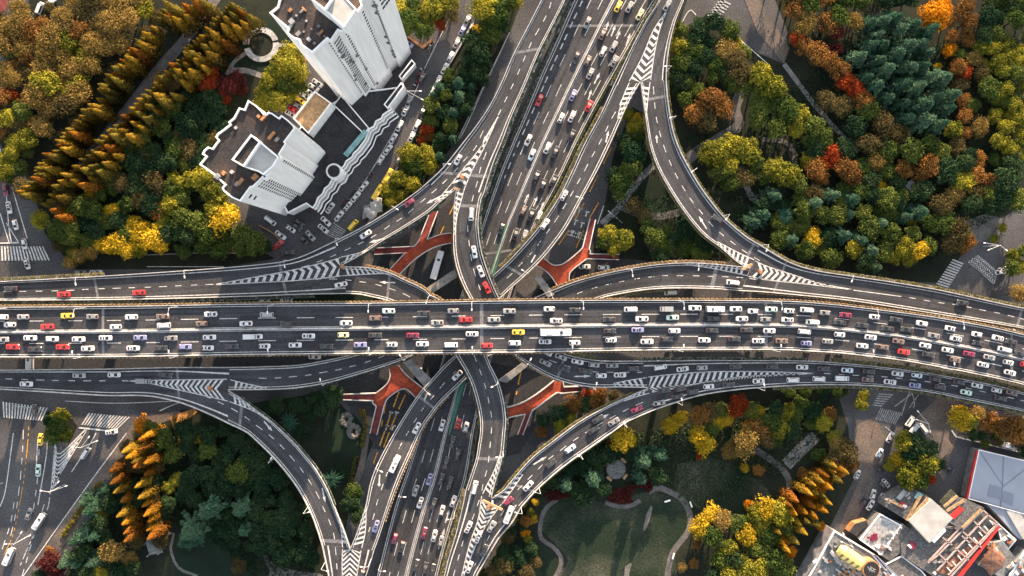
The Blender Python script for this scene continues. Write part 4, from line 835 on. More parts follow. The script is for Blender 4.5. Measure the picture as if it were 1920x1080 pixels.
for q, host, zz in (("1690,1020 1745,1030 1790,1075 1740,1085", restr, 6), ("1665,945 1700,925 1730,950 1705,975", restr, 6), ("1885,1035 1930,1035 1930,1075 1895,1080", h2, 5), ("1655,1000 1680,990 1665,1030 1640,1030", flat, 5), ("1850,1025 1862,1018 1870,1030 1845,1055", house, 5), ("1875,990 1900,1012 1890,1025 1872,1008", h3, 4), ("1510,1060 1560,1010 1575,1020 1540,1078", logo, 9), ("1640,1050 1690,1075 1690,1095 1650,1085", logo, 9)):
    q = pp(q)
    for k in range(9):
        a, c = random.random(), random.random(); x = (q[0][0]*(1-a)+q[1][0]*a)*(1-c)+(q[3][0]*(1-a)+q[2][0]*a)*c; y = (q[0][1]*(1-a)+q[1][1]*a)*(1-c)+(q[3][1]*(1-a)+q[2][1]*a)*c
        e = P(x, y, zz); d_, w2, h_ = random.uniform(.7, 2.4), random.uniform(.5, 1.2), random.uniform(.5, 1.4); b = MB(); b.box((e.x, e.y, zz+h_/2), (d_, w2, h_), random.choice((.68, -.89))); b.box((e.x, e.y, zz+h_+.04), (d_*.6, w2*.6, .1), random.choice((.68, -.89)))
        b.build('rooftop_unit', M[random.choice(('steel', 'roof_pale', 'grey_panel', 'roof_brown', 'dark_concrete', 'white_trim'))], host)
pv = tag(empty('pavilion', P(292, 1022, 0)), 'small grey square roofed pavilion in the shaded park', 'pavilion')
b = MB(); b.prism([tuple(P(x, y, 3.6)[:2]) for x, y in pp("272,1014 299,1009 305,1036 280,1041")], 3.2, 3.6, bottom=True); b.build('roof', M['roof_grey'], pv)
for x, y in ((275, 1017), (297, 1012), (302, 1034), (282, 1038)):
    c = P(x, y, 0); b = MB(); b.tube((c.x, c.y, 0), (c.x, c.y, 3.2), .18); b.build('post', M['concrete'], pv)
tp = MB(); tp.tube((*P(1155, 880, 0)[:2], .06), (*P(1155, 880, 0)[:2], .22), 3.8, n=40); tag(tp.build('round_terrace', M['roof_grey']), 'round grey paved terrace among dark trees', 'terrace')
for x, y, a in ((1139, 866, .75), (1169, 863, -.7), (1142, 897, -.7), (1172, 893, .9)):
    c = P(x, y, 0); r = tag(empty('stone_bench', c, -a*-1), 'pale stone bench around the round grey terrace', 'bench', 'pale benches around the round terrace')
    b = MB(); b.box((c.x, c.y, .5), (2.4, 1.1, .16), a); b.build('seat', M['pale_path'] if 0 else M['roof_tan'], r); r.rotation_euler = (0, 0, 0)
    b = MB(); 
    for d in (-.8, .8): b.box((c.x+d*math.cos(a), c.y+d*math.sin(a), .21), (.3, .9, .42), a)
    b.build('base', M['concrete'], r)
for x, y, a, lb in ((1251, 939, 0.3, 'pale flat bench standing alone on the large lawn'), (1295, 945, -1.2, 'pale bench beside the winding path near the lawn bend'), (1262, 1042, 1.3, 'pale bench beside the lower part of the winding path')):
    c = P(x, y, 0); r = tag(empty('park_bench', c), lb, 'bench'); b = MB(); b.box((c.x, c.y, .45), (2.4, .6, .1), a); b.build('seat', M['white_trim'], r)
    b = MB()
    for d in (-.9, .9): b.box((c.x+d*math.cos(a), c.y+d*math.sin(a), .2), (.12, .5, .4), a)
    b.build('leg', M['concrete'], r)
rk = MB(); random.seed(3)
for i in range(70):
    t = i/70*6.28; cx, cy = (650, 785) if i % 2 else (663, 808); rr = random.uniform(7, 12) if i % 2 else random.uniform(8, 13)
    c = P(cx+rr*math.cos(t)*.8, cy+rr*math.sin(t), 0); rk.tube((c.x, c.y, 0), (c.x, c.y, random.uniform(.3, 1.1)), random.uniform(.6, 1.3), .4, n=6)
tag(rk.build('rockery', M['pale_path']), 'pale figure of eight rockery on the dark shaded lawn', 'rockery')
kk = MB(); c = P(1700, 350, 0); kk.box((c.x, c.y, 1.6), (3, 3, 3.2), .7); kk.box((c.x, c.y, 3.3), (3.8, 3.8, .25), .7); tag(kk.build('kiosk', M['roof_pale']), 'small pale square kiosk roof under dark trees in the large park', 'kiosk')
kk = MB(); c = P(450, 835, 0); kk.box((c.x, c.y, 1.3), (2, 2, 2.6), .5); kk.box((c.x, c.y, 2.7), (2.8, 2.6, .22), .5); tag(kk.build('kiosk', M['roof_white']), 'tiny white roofed kiosk beside the loop ramp', 'kiosk')
# market clutter by the street
tents = tag(empty('market_tent', P(703, 392, 0)), 'white rumpled tent roofs beside the street and the ramp', 'tent'); random.seed(9)
for x, y, s in ((705, 388, 4), (697, 400, 3.4), (708, 378, 2.8), (690, 395, 2.5)):
    c = P(x, y, 2.6); b = MB(); a0 = random.uniform(0, 1)
    ring = [(c.x+s*.8*math.cos(a0+k*1.047)*random.uniform(.7, 1.1), c.y+s*.8*math.sin(a0+k*1.047)*random.uniform(.7, 1.1), 2.4) for k in range(6)]
    for k in range(6): b.face([ring[k], ring[(k+1) % 6], (c.x, c.y, 3.6)]); b.tube((ring[k][0], ring[k][1], 0), ring[k], .05, n=5)
    b.build('canopy', M['roof_white'], tents)
cw = [tuple(P(x, y, 2.5)[:2]) for x, y in pp("682,385 694,382 690,405 679,412")]; kk = MB(); kk.prism(cw, 0, 2.5); tag(kk.build('shed', M['dark_concrete']), 'dark low shed between white tents and the street', 'shed')
for s, lb, h, m in (("690,420 755,294 822,160 888,44", 'low pale wall along the tree strip beside the street', .9, 'barrier'), ("955,62 907,165 873,240 857,268", 'thin white railing wall between tree strip and service road', .8, 'barrier'),
                 ("487,423 512,437 530,455", 'low brown wall by the parked cars below the apartment block', 1.0, 'orange_wood'), ("275,478 400,474 470,476", 'low grey wall behind the bright yellow trees', 1.2, 'dark_concrete'),
                 ("1782,806 1790,818 1835,829 1930,852", 'low pale wall along the hedge by the hall', 1.0, 'concrete'), ("300,770 330,757 350,752", 'low pale kerb wall by the ochre gravel bed', .5, 'concrete')):
    c = [P(*p, 0) for p in pp(s)]; n = max(4, int(plen(c)/3)); c = spline(c, n); b = MB(); A = []; B = []
    for i, p in enumerate(c):
        d = (c[min(n, i+1)]-c[max(0, i-1)]).normalized(); e = Vector((-d.y, d.x, 0))*.18; A.append(p+e); B.append(p-e)
    u = Vector((0, 0, h)); b.strip([p+u for p in A], [p+u for p in B]); b.strip(A, [p+u for p in A]); b.strip([p+u for p in B], B); tag(b.build('wall', M[m]), lb, 'wall')
# ------------------------------------------------------------------ vehicles
random.seed(21)
def paint(n, c, rough=.35):
    m = mat('paint_'+n, c, rough, 0, spec=.5); b = m.node_tree.nodes['Principled BSDF']; b.inputs['Coat Weight'].default_value = .7; b.inputs['Coat Roughness'].default_value = .12; return m
PC = {'w': ('white', (.52, .52, .52)), 's': ('silver', (.27, .275, .28)), 'g': ('grey', (.20, .20, .20)), 'k': ('black', (.034, .035, .038)), 'r': ('red', (.55, .022, .022)), 'm': ('maroon', (.20, .018, .05)),
      'b': ('lavender blue', (.21, .22, .38)), 'y': ('yellow', (.75, .50, .04)), 'e': ('pale yellow', (.72, .68, .36)), 'l': ('pale green', (.48, .62, .55)), 'n': ('bronze', (.15, .105, .085)), 'c': ('pale blue', (.48, .57, .62))}
PM = {k: paint(v[0].replace(' ', '_'), v[1]) for k, v in PC.items()}
M['tail'] = mat('tail_lamp', (.35, .01, .01), .3, 0); M['headlamp'] = mat('head_lamp', (.7, .7, .68), .2, 0); M['tyre'] = M['black']; M['rim'] = mat('wheel_rim', (.4, .4, .42), .4, 0)
def rrect(x0, x1, hw, r, n=4, nose=.0):
    pts = []
    for cx, cy, a0 in ((x1-r, hw-r, 0), (x0+r, hw-r, 90), (x0+r, -hw+r, 180), (x1-r, -hw+r, 270)):
        for i in range(n+1):
            a = math.radians(a0+90*i/n); pts.append((cx+r*math.cos(a), cy+r*math.sin(a)))
    return pts
def loft(b, rings, m=0, cap=True):
    k = len(rings[0])
    for A, B in zip(rings, rings[1:]):
        for i in range(k): b.face([A[i], A[(i+1) % k], B[(i+1) % k], B[i]], m)
    if cap: b.face(rings[-1], m)
def carparts(L, W, H, xr, xr2, xf2, xf, belt=.9, hood=.84, boot=.9, r=.5, kind='s'):
    """car meshes: x forward; glasshouse from xr (rear foot) .. xr2/xf2 (roof) .. xf (screen foot)"""
    x0, x1, hw = -L/2, L/2, W/2; b = MB()
    hz = lambda x: boot if x < xr else (hood if x > xf else belt) if False else (boot+(belt-boot)*max(0, min(1, (x-x0)/(xr-x0+1e-6))) if x < xr else belt if x < xf else belt+(hood-belt)*((x-xf)/(x1-xf+1e-6))**1.0)
    P0 = rrect(x0+.08, x1-.08, hw-.06, r*.9); P1 = rrect(x0, x1, hw, r); P2 = rrect(x0+.1, x1-.12, hw-.1, r*.85); P3 = rrect(x0+.25, x1-.3, hw-.24, r*.7)
    loft(b, [[(x, y, .22) for x, y in P0], [(x, y, .38) for x, y in P1], [(x, y, .66) for x, y in P1], [(x, y, hz(x)-.06) for x, y in P2], [(x, y, hz(x)) for x, y in P3]], 0)
    gw, rw = hw-.14, hw-.30
    B = [(xf, gw-.06), (xf*.55, gw), (xr*.7, gw), (xr, gw-.08), (xr, -gw+.08), (xr*.7, -gw), (xf*.55, -gw), (xf, -gw+.06)]
    R = [(xf2, rw-.05), (xf2-.25, rw), (xr2+.2, rw), (xr2, rw-.06), (xr2, -rw+.06), (xr2+.2, -rw), (xf2-.25, -rw), (xf2, -rw+.05)]
    lo = [(x, y, hz(x)-.05) for x, y in B]; hi = [(x, y, H-.05) for x, y in R]; top = [(x*.9+(xf2+xr2)*.05, y*.86, H) for x, y in R]
    loft(b, [lo, hi, top], 0)
    for s in (1, -1): b.box((xf*.72, s*(hw+.06), belt+.08), (.2, .2, .14), 0, 0); b.box((x1-.16, s*(hw-.36), .62), (.26, .42, .16), 0, 2); b.box((x0+.1, s*(hw-.34), .72), (.2, .4, .16), 0, 3)
    b.box((0, 0, .3), (L*.9, W*.92, .2), 0, 1)
    lerp = lambda a, c, t: tuple(a[k]+(c[k]-a[k])*t for k in range(3))
    def pane(a0, a1, h0, h1, n_, ins=.09, off=.02):
        g = MB(); q = [lerp(lerp(a0, a1, ins), lerp(h0, h1, ins), .08), lerp(lerp(a0, a1, 1-ins), lerp(h0, h1, 1-ins), .08), lerp(lerp(a0, a1, 1-ins), lerp(h0, h1, 1-ins), .93), lerp(lerp(a0, a1, ins), lerp(h0, h1, ins), .93)]
        v = [Vector(p) for p in q]; nn = (v[1]-v[0]).cross(v[3]-v[0]).normalized()
        if nn.dot(Vector(n_)) < 0: nn = -nn; 
        g.face([tuple(p+nn*off) for p in v]); return g
    out = [('windscreen', pane(lo[7], lo[0], hi[7], hi[0], (1, 0, .3), .05).mesh('windscreen', M['glass']), (0, 0, 0)),
           ('rear_window', pane(lo[3], lo[4], hi[3], hi[4], (-1, 0, .3), .07).mesh('rear_window', M['glass']), (0, 0, 0)),
           ('side_window', pane(lo[1], lo[2], hi[1], hi[2], (0, 1, .2), .05).mesh('side_window', M['glass']), (0, 0, 0)),
           ('side_window', pane(lo[6], lo[5], hi[6], hi[5], (0, -1, .2), .05).mesh('side_window', M['glass']), (0, 0, 0))]
    wb = MB(); wr = min(.34, H*.22); wb.tube((0, -.11, 0), (0, .11, 0), wr, n=12, m=0); wb.tube((0, -.12, 0), (0, .12, 0), wr*.6, n=8, m=1); wm = wb.mesh('wheel', [M['tyre'], M['rim']])
    for sx in (x1-.85, x0+.85):
        for sy in (hw-.12, -hw+.12): out.append(('wheel', wm, (sx, sy, wr)))
    sr = MB(); sr.box(((xf2+xr2)/2+.12, 0, H+.012), ((xf2-xr2)*.42, rw*1.25, .03)); sun = ('sunroof', sr.mesh('sunroof', M['glass']), (0, 0, 0))
    return b.mesh('body', [PM['w'], M['black'], M['headlamp'], M['tail']]), out, sun
CT = {'s': carparts(4.7, 1.84, 1.45, -1.85, -.95, .2, 1.25), 'u': carparts(4.55, 1.88, 1.68, -2.1, -1.6, .25, 1.2, belt=1.0, hood=.95, boot=1.0),
      'h': carparts(4.2, 1.78, 1.5, -1.98, -1.35, .2, 1.2, belt=.95, hood=.86, boot=.95), 'v': carparts(4.95, 1.86, 1.95, -2.4, -2.28, 1.35, 1.95, belt=1.05, hood=.95, boot=1.05, r=.3),
      'q': carparts(4.9, 1.9, 1.5, -1.95, -1.0, .25, 1.3)}
def bus_meshes(L, W, H, truck=False, cabin=0):
    b = MB(); x0, x1, hw = -L/2, L/2, W/2
    if not truck:
        P1 = rrect(x0, x1, hw, .35); P2 = rrect(x0+.15, x1-.15, hw-.15, .3)
        loft(b, [[(x, y, .35) for x, y in P1], [(x, y, H-.15) for x, y in P1], [(x, y, H) for x, y in P2]], 0)
        b.box((x0+L*.3, 0, H+.12), (L*.16, W*.55, .24), 0, 0); b.box((x0+L*.68, 0, H+.1), (L*.08, W*.4, .2), 0, 1)
        for s in (1, -1): b.box((x1+.25, s*(hw+.12), H-.7), (.5, .22, .5), 0, 1)
    else:
        b.box((x0+(L-cabin)/2-.05, 0, H/2+.45), (L-cabin-.15, W, H-.9), 0, 0); b.box((x1-cabin/2, 0, 1.25), (cabin-.1, W*.94, 1.7), 0, 0); b.box((0, 0, .55), (L*.96, W*.5, .3), 0, 1)
    out = []; g = MB(); g.face([(x1+.02, -hw*.86, 1.25), (x1+.02, hw*.86, 1.25), (x1-.02 if not truck else x1-.02, hw*.86, (H-.4 if not truck else 1.95)), (x1-.02, -hw*.86, (H-.4 if not truck else 1.95))]); out.append(('windscreen', g.mesh('windscreen', M['glass']), (0, 0, 0)))
    if truck:
        g = MB(); g.face([(x1-.35, -hw*.8, 2.12), (x1-.35, hw*.8, 2.12), (x1-.7, hw*.8, 2.13), (x1-.7, -hw*.8, 2.13)]); out[0] = ('windscreen', g.mesh('windscreen', M['glass']), (0, 0, 0))
    else:
        for s in (1, -1):
            g = MB(); y = s*(hw+.015); g.face([(x0+.5, y, 1.4), (x1-.6, y, 1.4), (x1-.6, y, H-.6), (x0+.5, y, H-.6)]); out.append(('side_window', g.mesh('side_window', M['glass']), (0, 0, 0)))
    wb = MB(); wb.tube((0, -.14, 0), (0, .14, 0), .48, n=12); wm = wb.mesh('wheel', M['tyre'])
    for sx in (x1-L*.2, x0+L*.22):
        for sy in (hw-.15, -hw+.15): out.append(('wheel', wm, (sx, sy, .48)))
    return b.mesh('body', [PM['w'], M['black']]), out, None
CT['B'] = bus_meshes(11.4, 2.5, 3.1); CT['b'] = bus_meshes(6.6, 2.1, 2.6); CT['t'] = bus_meshes(6.2, 2.1, 2.9, True, 1.7); CT['p'] = bus_meshes(5.0, 1.8, 2.0, True, 1.6)
KN = {'s': ('saloon_car', 'saloon', 'car'), 'u': ('suv', 'SUV', 'car'), 'h': ('hatchback_car', 'hatchback', 'car'), 'v': ('van', 'van', 'van'), 'q': ('saloon_car', 'large saloon', 'car'),
      'B': ('bus', 'long bus', 'bus'), 'b': ('minibus', 'minibus', 'bus'), 't': ('box_truck', 'box truck', 'truck'), 'p': ('pickup_truck', 'small truck', 'truck')}
CARS = []
def put_car(c, k, loc, ang, info):
    body, parts, sun = CT[k]; o = bpy.data.objects.new(KN[k][0], body); o.location = loc; o.rotation_euler = (0, 0, ang); link(o)
    o.material_slots[0].link = 'OBJECT'; o.material_slots[0].material = PM[c]
    for nme, me, off in parts: q = bpy.data.objects.new(nme, me); q.location = off; link(q, o)
    roof = ''
    if sun and k in 'sqh' and c in 'wsbmr' and random.random() < .4: q = bpy.data.objects.new('sunroof', sun[1]); link(q, o); roof = ' with a dark sunroof'
    CARS.append((o, c, k, roof, info))
def lane(phrase, roads, dirn, ox, oy, s, order='x', group=None):
    for tok in s.split():
        a = tok.split(','); x, y = ox+float(a[0])/4, oy+float(a[1])/4; code = a[2]; c = code[0]; k = code[1] if len(code) > 1 else random.choice('sssh' if c != 'k' else 'ssuq')
        _, z, t = nearest(x, y, roads); p = P(x, y, z+.75); p.z = z+.02
        put_car(c, k, p, math.atan2(t.y*dirn, t.x*dirn)+random.uniform(-.02, .02), (phrase, x if order == 'x' else y, 'left' if order == 'x' else 'top', group or phrase))
def street(phrase, s, order='y', deg=None):
    for tok in s.split():
        a = tok.split(','); x, y = float(a[0]), float(a[1]); c = a[2][0]; k = a[2][1] if len(a[2]) > 1 else random.choice('ssh'); ang = float(a[3]) if len(a) > 3 else deg
        p = P(x, y, .75); p.z = .15; put_car(c, k, p, math.radians(ang+random.uniform(-2, 2)), (phrase, x if order == 'x' else y, 'left' if order == 'x' else 'top', phrase))
U1, U2, V1, V2 = ["in the wide viaduct's %s lane" % q for q in ('first', 'second', 'third', 'fourth')]
mm = ['main']; GV = 'cars jammed on the wide viaduct'
lane(U1, mm, -1, 0, 540, "8,218,wv 172,217,s 505,208,y 692,215,gh 985,218,wu 1220,214,n 1580,197,w", group=GV)
lane(U2, mm, -1, 0, 540, "73,275,w 355,290,r 867,292,w 1228,281,wv 1512,268,nh 1845,267,w", group=GV)
lane(V1, mm, 1, 0, 540, "15,387,s 225,375,w 390,382,wu 588,385,w 790,375,w 1050,372,b 1280,377,g 1570,370,w 1880,365,wp", group=GV)
lane(V2, mm, 1, 0, 540, "95,441,r 262,460,k 468,442,r 657,454,w 997,452,w 1207,450,k 1388,440,bu 1558,450,w 1738,438,k", group=GV)
lane(U1, mm, -1, 480, 540, "80,201,sv 995,172,l 1260,190,k 1480,172,gh 1900,173,s", group=GV)
lane(U2, mm, -1, 480, 540, "228,268,k 676,263,w 895,226,nu 1360,259,s 1575,237,r 1785,237,s", group=GV)
lane(V1, mm, 1, 480, 540, "5,365,w 393,360,w 653,352,e 893,354,k 1175,355,m 1620,345,w", group=GV)
lane(V2, mm, 1, 480, 540, "63,436,w 293,428,w 527,437,k 782,426,b 1017,424,w 1247,420,w 1463,428,wv 1732,432,r", group=GV)
lane(U1, mm, -1, 960, 540, "280,158,w 475,166,k 890,161,wv 1155,157,sp 1373,150,wq 1520,158,wb 1680,158,w 1810,175,w", group=GV)
lane(U2, mm, -1, 960, 540, "332,245,w 730,235,k 975,232,wq 1205,222,l 1513,229,k 1725,231,w 1905,235,gh", group=GV)
lane(V1, mm, 1, 960, 540, "47,332,y 325,331,wB 733,322,k 942,314,b 1218,321,wu 1500,318,k 1757,315,k 1930,321,w", group=GV)
lane(V2, mm, 1, 960, 540, "20,413,wu 248,402,w 470,410,wh 743,391,w 1012,402,wq 1160,384,k 1443,391,w 1667,382,k 1847,396,w", group=GV)
lane(U1, mm, -1, 1440, 540, "25,160,l 162,172,w 290,165,wv 430,186,g 582,203,m 800,217,w 963,238,k 1155,266,wu 1368,304,w 1568,348,w 1725,376,w 1825,403,k", group=GV)
lane(U2, mm, -1, 1440, 540, "147,238,w 333,256,wv 540,258,k 712,280,k 898,304,k 1045,312,k 1245,357,g 1410,380,w 1580,415,k 1770,461,wv 1890,494,k", group=GV)
lane(V1, mm, 1, 1440, 540, "274,328,wv 538,350,w 770,370,w 978,400,n 1180,432,w 1348,466,w 1508,494,m 1660,520,s 1803,558,w 1930,575,r", group=GV)
lane(V2, mm, 1, 1440, 540, "103,397,n 288,414,b 448,400,sh 708,434,w 865,443,nh 1018,480,r 1203,498,k 1405,540,n 1613,575,w 1815,635,w", group=GV)
se = ['trunk_se', 'r2', 'r8']; G2 = 'cars queueing on the lower right ramps'
A1, A2, A3 = 'in the upper queue below the viaduct', 'in the lower queue below the viaduct', 'on the climbing lower right ramp'
lane(A1, se, 1, 1440, 540, "30,588,k 257,594,w 415,607,k 595,617,c 757,626,k 973,643,w 1118,655,c 1252,683,k 1432,704,k 1570,731,w 1717,768,w 1830,785,n", group=G2)
lane(A2, se, 1, 1440, 540, "188,690,wv 383,682,wv 548,676,wp 748,687,n 916,705,wq 1103,730,b 1290,743,k 1487,783,l 1745,825,k", group=G2)
lane(A1, ['r2', 'trunk_se'], 1, 960, 540, "262,483,w 368,517,s 492,552,w 615,577,sh 752,580,g 908,604,k 1113,594,wv 1280,608,w 1427,598,s 1675,588,k", group=G2)
lane('on the ramp leaving the viaduct', ['r2'], 1, 960, 540, "250,560,g 388,605,k 552,622,k 670,658,w 810,652,w", group=G2)
lane(A3, ['r8', 'trunk_se'], 1, 960, 540, "1850,698,w 1625,725,k 1475,740,w 1355,780,k 1263,757,k 1140,768,k 1240,815,k 1105,863,g 937,910,m 645,985,k 763,1005,g 610,1065,k", group=G2)
lane(A3, ['r8', 'trunk_se_low'], 1, 960, 810, "437,127,cu 290,240,k 122,405,w", group=G2)
lane(A3, ['r8', 'trunk_se_low'], 1, 480, 810, "1893,520,m 1893,615,wb 1765,710,s 1665,790,w 1710,890,k 1600,1015,w", group=G2)
lane('on the ramp left of the bottom fork', ['r6', 'trunk_se_low'], 1, 480, 810, "1640,415,wv 1593,715,w")
NL, NR = "on the lower expressway's left half", "on the lower expressway's right half"; GN = 'cars on the lower expressway'
lane(NR, ['ns'], -1, 480, 810, "1473,75,k 1512,170,k 1425,232,k 1390,355,k 1455,382,k 1332,540,k 1480,520,w 1395,590,w 1262,760,m 1337,780,w 1387,820,s 1203,1000,k 1270,1020,k 1325,1035,k", 'y', group=GN)
lane(NL, ['ns'], 1, 480, 810, "1300,355,b 1197,440,s 1232,530,w 1040,800,m 1095,860,k", 'y', group=GN)
lane(NL, ['ns'], 1, 480, 540, "1395,1030,w", 'y', group=GN); lane(NR, ['ns'], -1, 480, 540, "1515,1020,rh 1575,1045,w", 'y', group=GN)
lane(NR, ['ns'], -1, 960, 0, "797,48,y 882,52,s 960,108,e 680,255,n 763,350,s 683,385,w 770,460,s 570,455,n 587,553,s 458,715,b 577,795,r 368,885,w 450,875,w 448,1015,k", 'y', group=GN)
lane(NL, ['ns'], 1, 960, 0, "565,168,g 480,430,k 205,750,r 122,1050,w", 'y', group=GN)
lane(NR, ['ns'], -1, 960, 270, "265,30,w 325,60,k 185,240,k 232,305,k 312,275,k 85,500,n 145,530,k 203,540,w 28,675,k 95,690,s", 'y', group=GN)
lane(NL, ['ns'], 1, 960, 270, "150,80,c", 'y', group=GN); lane(NL, ['ns'], 1, 480, 270, "1840,635,kh", 'y', group=GN)
lane('on the straight ramp from the top right fork', ['l2'], -1, 960, 270, "390,385,w 248,600,wu", 'y')
lane('at the tip of the top right striped wedge', ['trunk_ne'], -1, 960, 0, "1165,40,g"); lane('on the long ramp around the wooded park', ['r3'], -1, 960, 270, "1540,565,ku")
lane('on the flower lined ramp above the viaduct', ['l1', 'trunk_e'], 1, 960, 270, "1655,1040,wv"); lane('alone on the right ramp trunk above the viaduct', ['trunk_e'], 1, 1440, 540, "1460,110,k")
lane('on the narrow ramp from the top fork', ['r2'], 1, 480, 270, "1615,527,wv 1637,810,c 1685,955,w 1730,1078,r", 'y')
lane('on the ramp sweeping past the white towers', ['r1', 'trunk_n'], 1, 480, 270, "1515,118,w 1150,440,m 823,677,w"); lane('on the ramp above the viaduct at the left', ['r6', 'trunk_nw'], 1, 480, 270, "637,1055,w")
lane('on the ramp above the viaduct at the left', ['trunk_nw'], 1, 0, 540, "80,5,k 477,48,r 1042,35,r"); lane('on the ramp below the viaduct at the left', ['trunk_sw', 'l2'], 1, 0, 540, "592,656,s 855,651,w 1240,650,k 1078,697,gp 196,720,w")
lane('on the ramp diving out below the viaduct', ['l1'], 1, 480, 540, "1510,655,w 1205,1050,w", 'y'); lane('on the ramp diving out below the viaduct', ['l1'], 1, 480, 810, "900,708,b 790,1075,k", 'y')
lane('on the ramp diving out below the viaduct', ['l1'], 1, 480, 810, "1043,235,wb", 'y')
SG = 'on the shaded road under the viaduct'
street(SG, "179,578,wv,180 537,561,w,180 495,562,l,0 590,669,w,0 1257,549,wv,180 1785,594,s,170 1809,599,w,170 1842,606,s,168 1890,616,wv,168 1096,500,w,0 1132,502,wu,0 58,680,wb,90 180,511,w,0 150,511,g,0", 'x')
street('beside the red walkway', "820,497,wB,75")
street('on the street at the far left edge', "10,355,m,-80 17,389,w,-80 29,421,w,-78 46,457,w,-80 51,495,w,-75 65,770,k,90")
street('on the broad avenue at the lower left', "76,824,y,85 72,882,l,85 161,849,wv,58 54,964,g,72 76,976,wb,58 19,1042,wb,65 209,810,w,10")
street('parked along the tree strip beside the towers', "877,37,g 867,57,b 857,80,s 845,106,w 834,129,w 822,152,w 812,172,wv 792,210,k 782,235,w 772,257,w", deg=64)
street('on the street at the foot of the tall tower', "807,87,k,70 765,81,b,-35 791,147,ku,65 767,190,g,65 760,207,w,62 749,236,w,62 737,260,w,60")
street('in the row beside the yellow green trees', "595,156,s 588,164,s 578,172,w 572,180,w 563,188,y 559,199,g 552,207,r 545,214,w", deg=-32)
street('on the street below the white towers', "727,281,w,55 714,300,w,58 757,284,m,60 747,302,k,60 682,349,w,52 667,369,wq,52 652,387,w,52 636,405,w,52 619,390,w,55 611,415,w,-45 606,429,w,-40 728,332,yb,58 709,361,yb,58 662,422,yv,50")
street('in the yard below the apartment block', "507,414,wv,-38 545,429,w,-35 557,425,k,-38 561,417,k,-38 526,441,w,-38 521,459,r,40 570,450,k,-50 582,442,s,-48 540,474,k,5")
street('in the car park at the top left corner', "75,16,wv,68 95,5,wu,45")
street('on the streets near the low buildings', "1866,784,b,75 1810,760,k,-15 1780,879,k,-38 1886,834,wb,-14 1607,890,w,62 1649,850,c,60 1669,820,w,60 1637,927,w,75 1632,947,w,55 1621,939,k,50 1661,906,w,-50 1656,912,k,-50 1650,880,k,-20 1660,932,w,-35 1713,802,wp,48 1706,790,wv,55 1731,804,wv,-50 1502,1075,wv,65 1880,505,w,10 1876,510,w,10")
# labels: colour and kind, then neighbours in the same lane, then the place in the row
ORD = 'first second third fourth fifth sixth seventh eighth ninth tenth eleventh twelfth thirteenth fourteenth fifteenth sixteenth seventeenth eighteenth nineteenth twentieth'.split()
def ordn(i): return ORD[i] if i < 20 else 'twenty '+ORD[i-20] if i < 29 else str(i+1)+'th'
lanes = {}
for c in CARS: lanes.setdefault(c[4][0], []).append(c)
used_labels = set()
for ph, L in lanes.items():
    L.sort(key=lambda c: c[4][1]); ds = [PC[c[1]][0]+' '+KN[c[2]][1] for c in L]
    for i, (o, c, k, roof, info) in enumerate(L):
        d = ds[i]
        if ds.count(d) == 1: lab = d+' '+ph
        else:
            pr = ds[i-1] if i else None; nx = ds[i+1] if i < len(L)-1 else None
            pair = [(ds[j-1] if j else None, ds[j+1] if j < len(L)-1 else None) for j in range(len(L)) if ds[j] == d]
            lab = d+(' between %s and %s ' % (pr, nx) if pr and nx else ' at the %s end ' % (info[2] if not pr else {'left': 'right', 'top': 'bottom'}[info[2]]))+ph
            if pair.count((pr, nx)) > 1 or len(lab.split()) > 15: lab = d+', %s vehicle from the %s ' % (ordn(i), info[2])+ph
        if len(lab.split()) > 16: lab = d+', %s from the %s ' % (ordn(i), info[2])+ph
        if len(lab.split()) > 16: lab = '%s %s ' % (ordn(i), d)+ph
        if roof and len((d+roof+lab[len(d):]).split()) <= 16: lab = d+roof+lab[len(d):]
        tag(o, lab.replace('SUV', 'off-roader'), KN[k][2], info[3] if len(L) > 1 or info[3] != ph else None)
    if len(L) > 1:
        for c in L: c[0]['group'] = c[4][3] if c[4][3] != ph else 'vehicles '+ph
# red cross panel on the roof of the white ambulance van by the hall
# ------------------------------------------------------------------ trees
random.seed(77)
def broad(R_leaf=.09, blobs=20, per=80, flat=.82, seed=0, ragged=.15, kind='G'):
    random.seed(seed); lv = []
    cs = [(Vector((0, 0, 1.25)), .62)]
    for i in range(blobs):
        a = i*2.39996+random.uniform(-.3, .3); t = (i+.5)/blobs; rr = math.sqrt(t)*.74*random.uniform(.85, 1.15)
        cs.append((Vector((rr*math.cos(a), rr*math.sin(a), 1.15+flat*.66*math.sqrt(max(0, 1-rr*rr))*random.uniform(.6, 1.2)-.1)), random.uniform(.17, .42)))
    for c, r in cs:
        tone = random.random()
        for _ in range(per):
            d = rv(); d.z = d.z*.9+.15
            if d.z < -.45: d.z = -d.z
            p = c+d*r*random.uniform(.75, 1.05+ragged)
            lv.append((p, d+rv()*.75, R_leaf*random.uniform(.6, 1.25), min(1, max(0, tone*.8+random.uniform(-.05, .3)))))
    return lv
def conifer(seed=0, H=5.2, n=1500):
    random.seed(seed); lv = []
    ph = [random.uniform(.75, 1.2) for _ in range(40)]
    for i in range(n):
        t = random.random()**.75; z = .45+(H-.5)*t; a = random.uniform(0, 6.2832)
        lobe = .85+.13*math.sin(a*4+t*17+seed)+.14*math.sin(a*7-t*31+seed*2)*ph[int(t*30)]; r = (1-t)**.8*lobe*random.uniform(.62, 1.03)+.03
        d = Vector((math.cos(a), math.sin(a), .35)); lv.append((Vector((r*math.cos(a), r*math.sin(a), z-.12*r)), d+rv()*.7, random.uniform(.07, .155)*(1.15-.5*t), min(1, .05+t*.8+random.uniform(-.2, .2))))  # tone rises with height: sunlit tips and shaded bodies put into leaf colour
    return lv
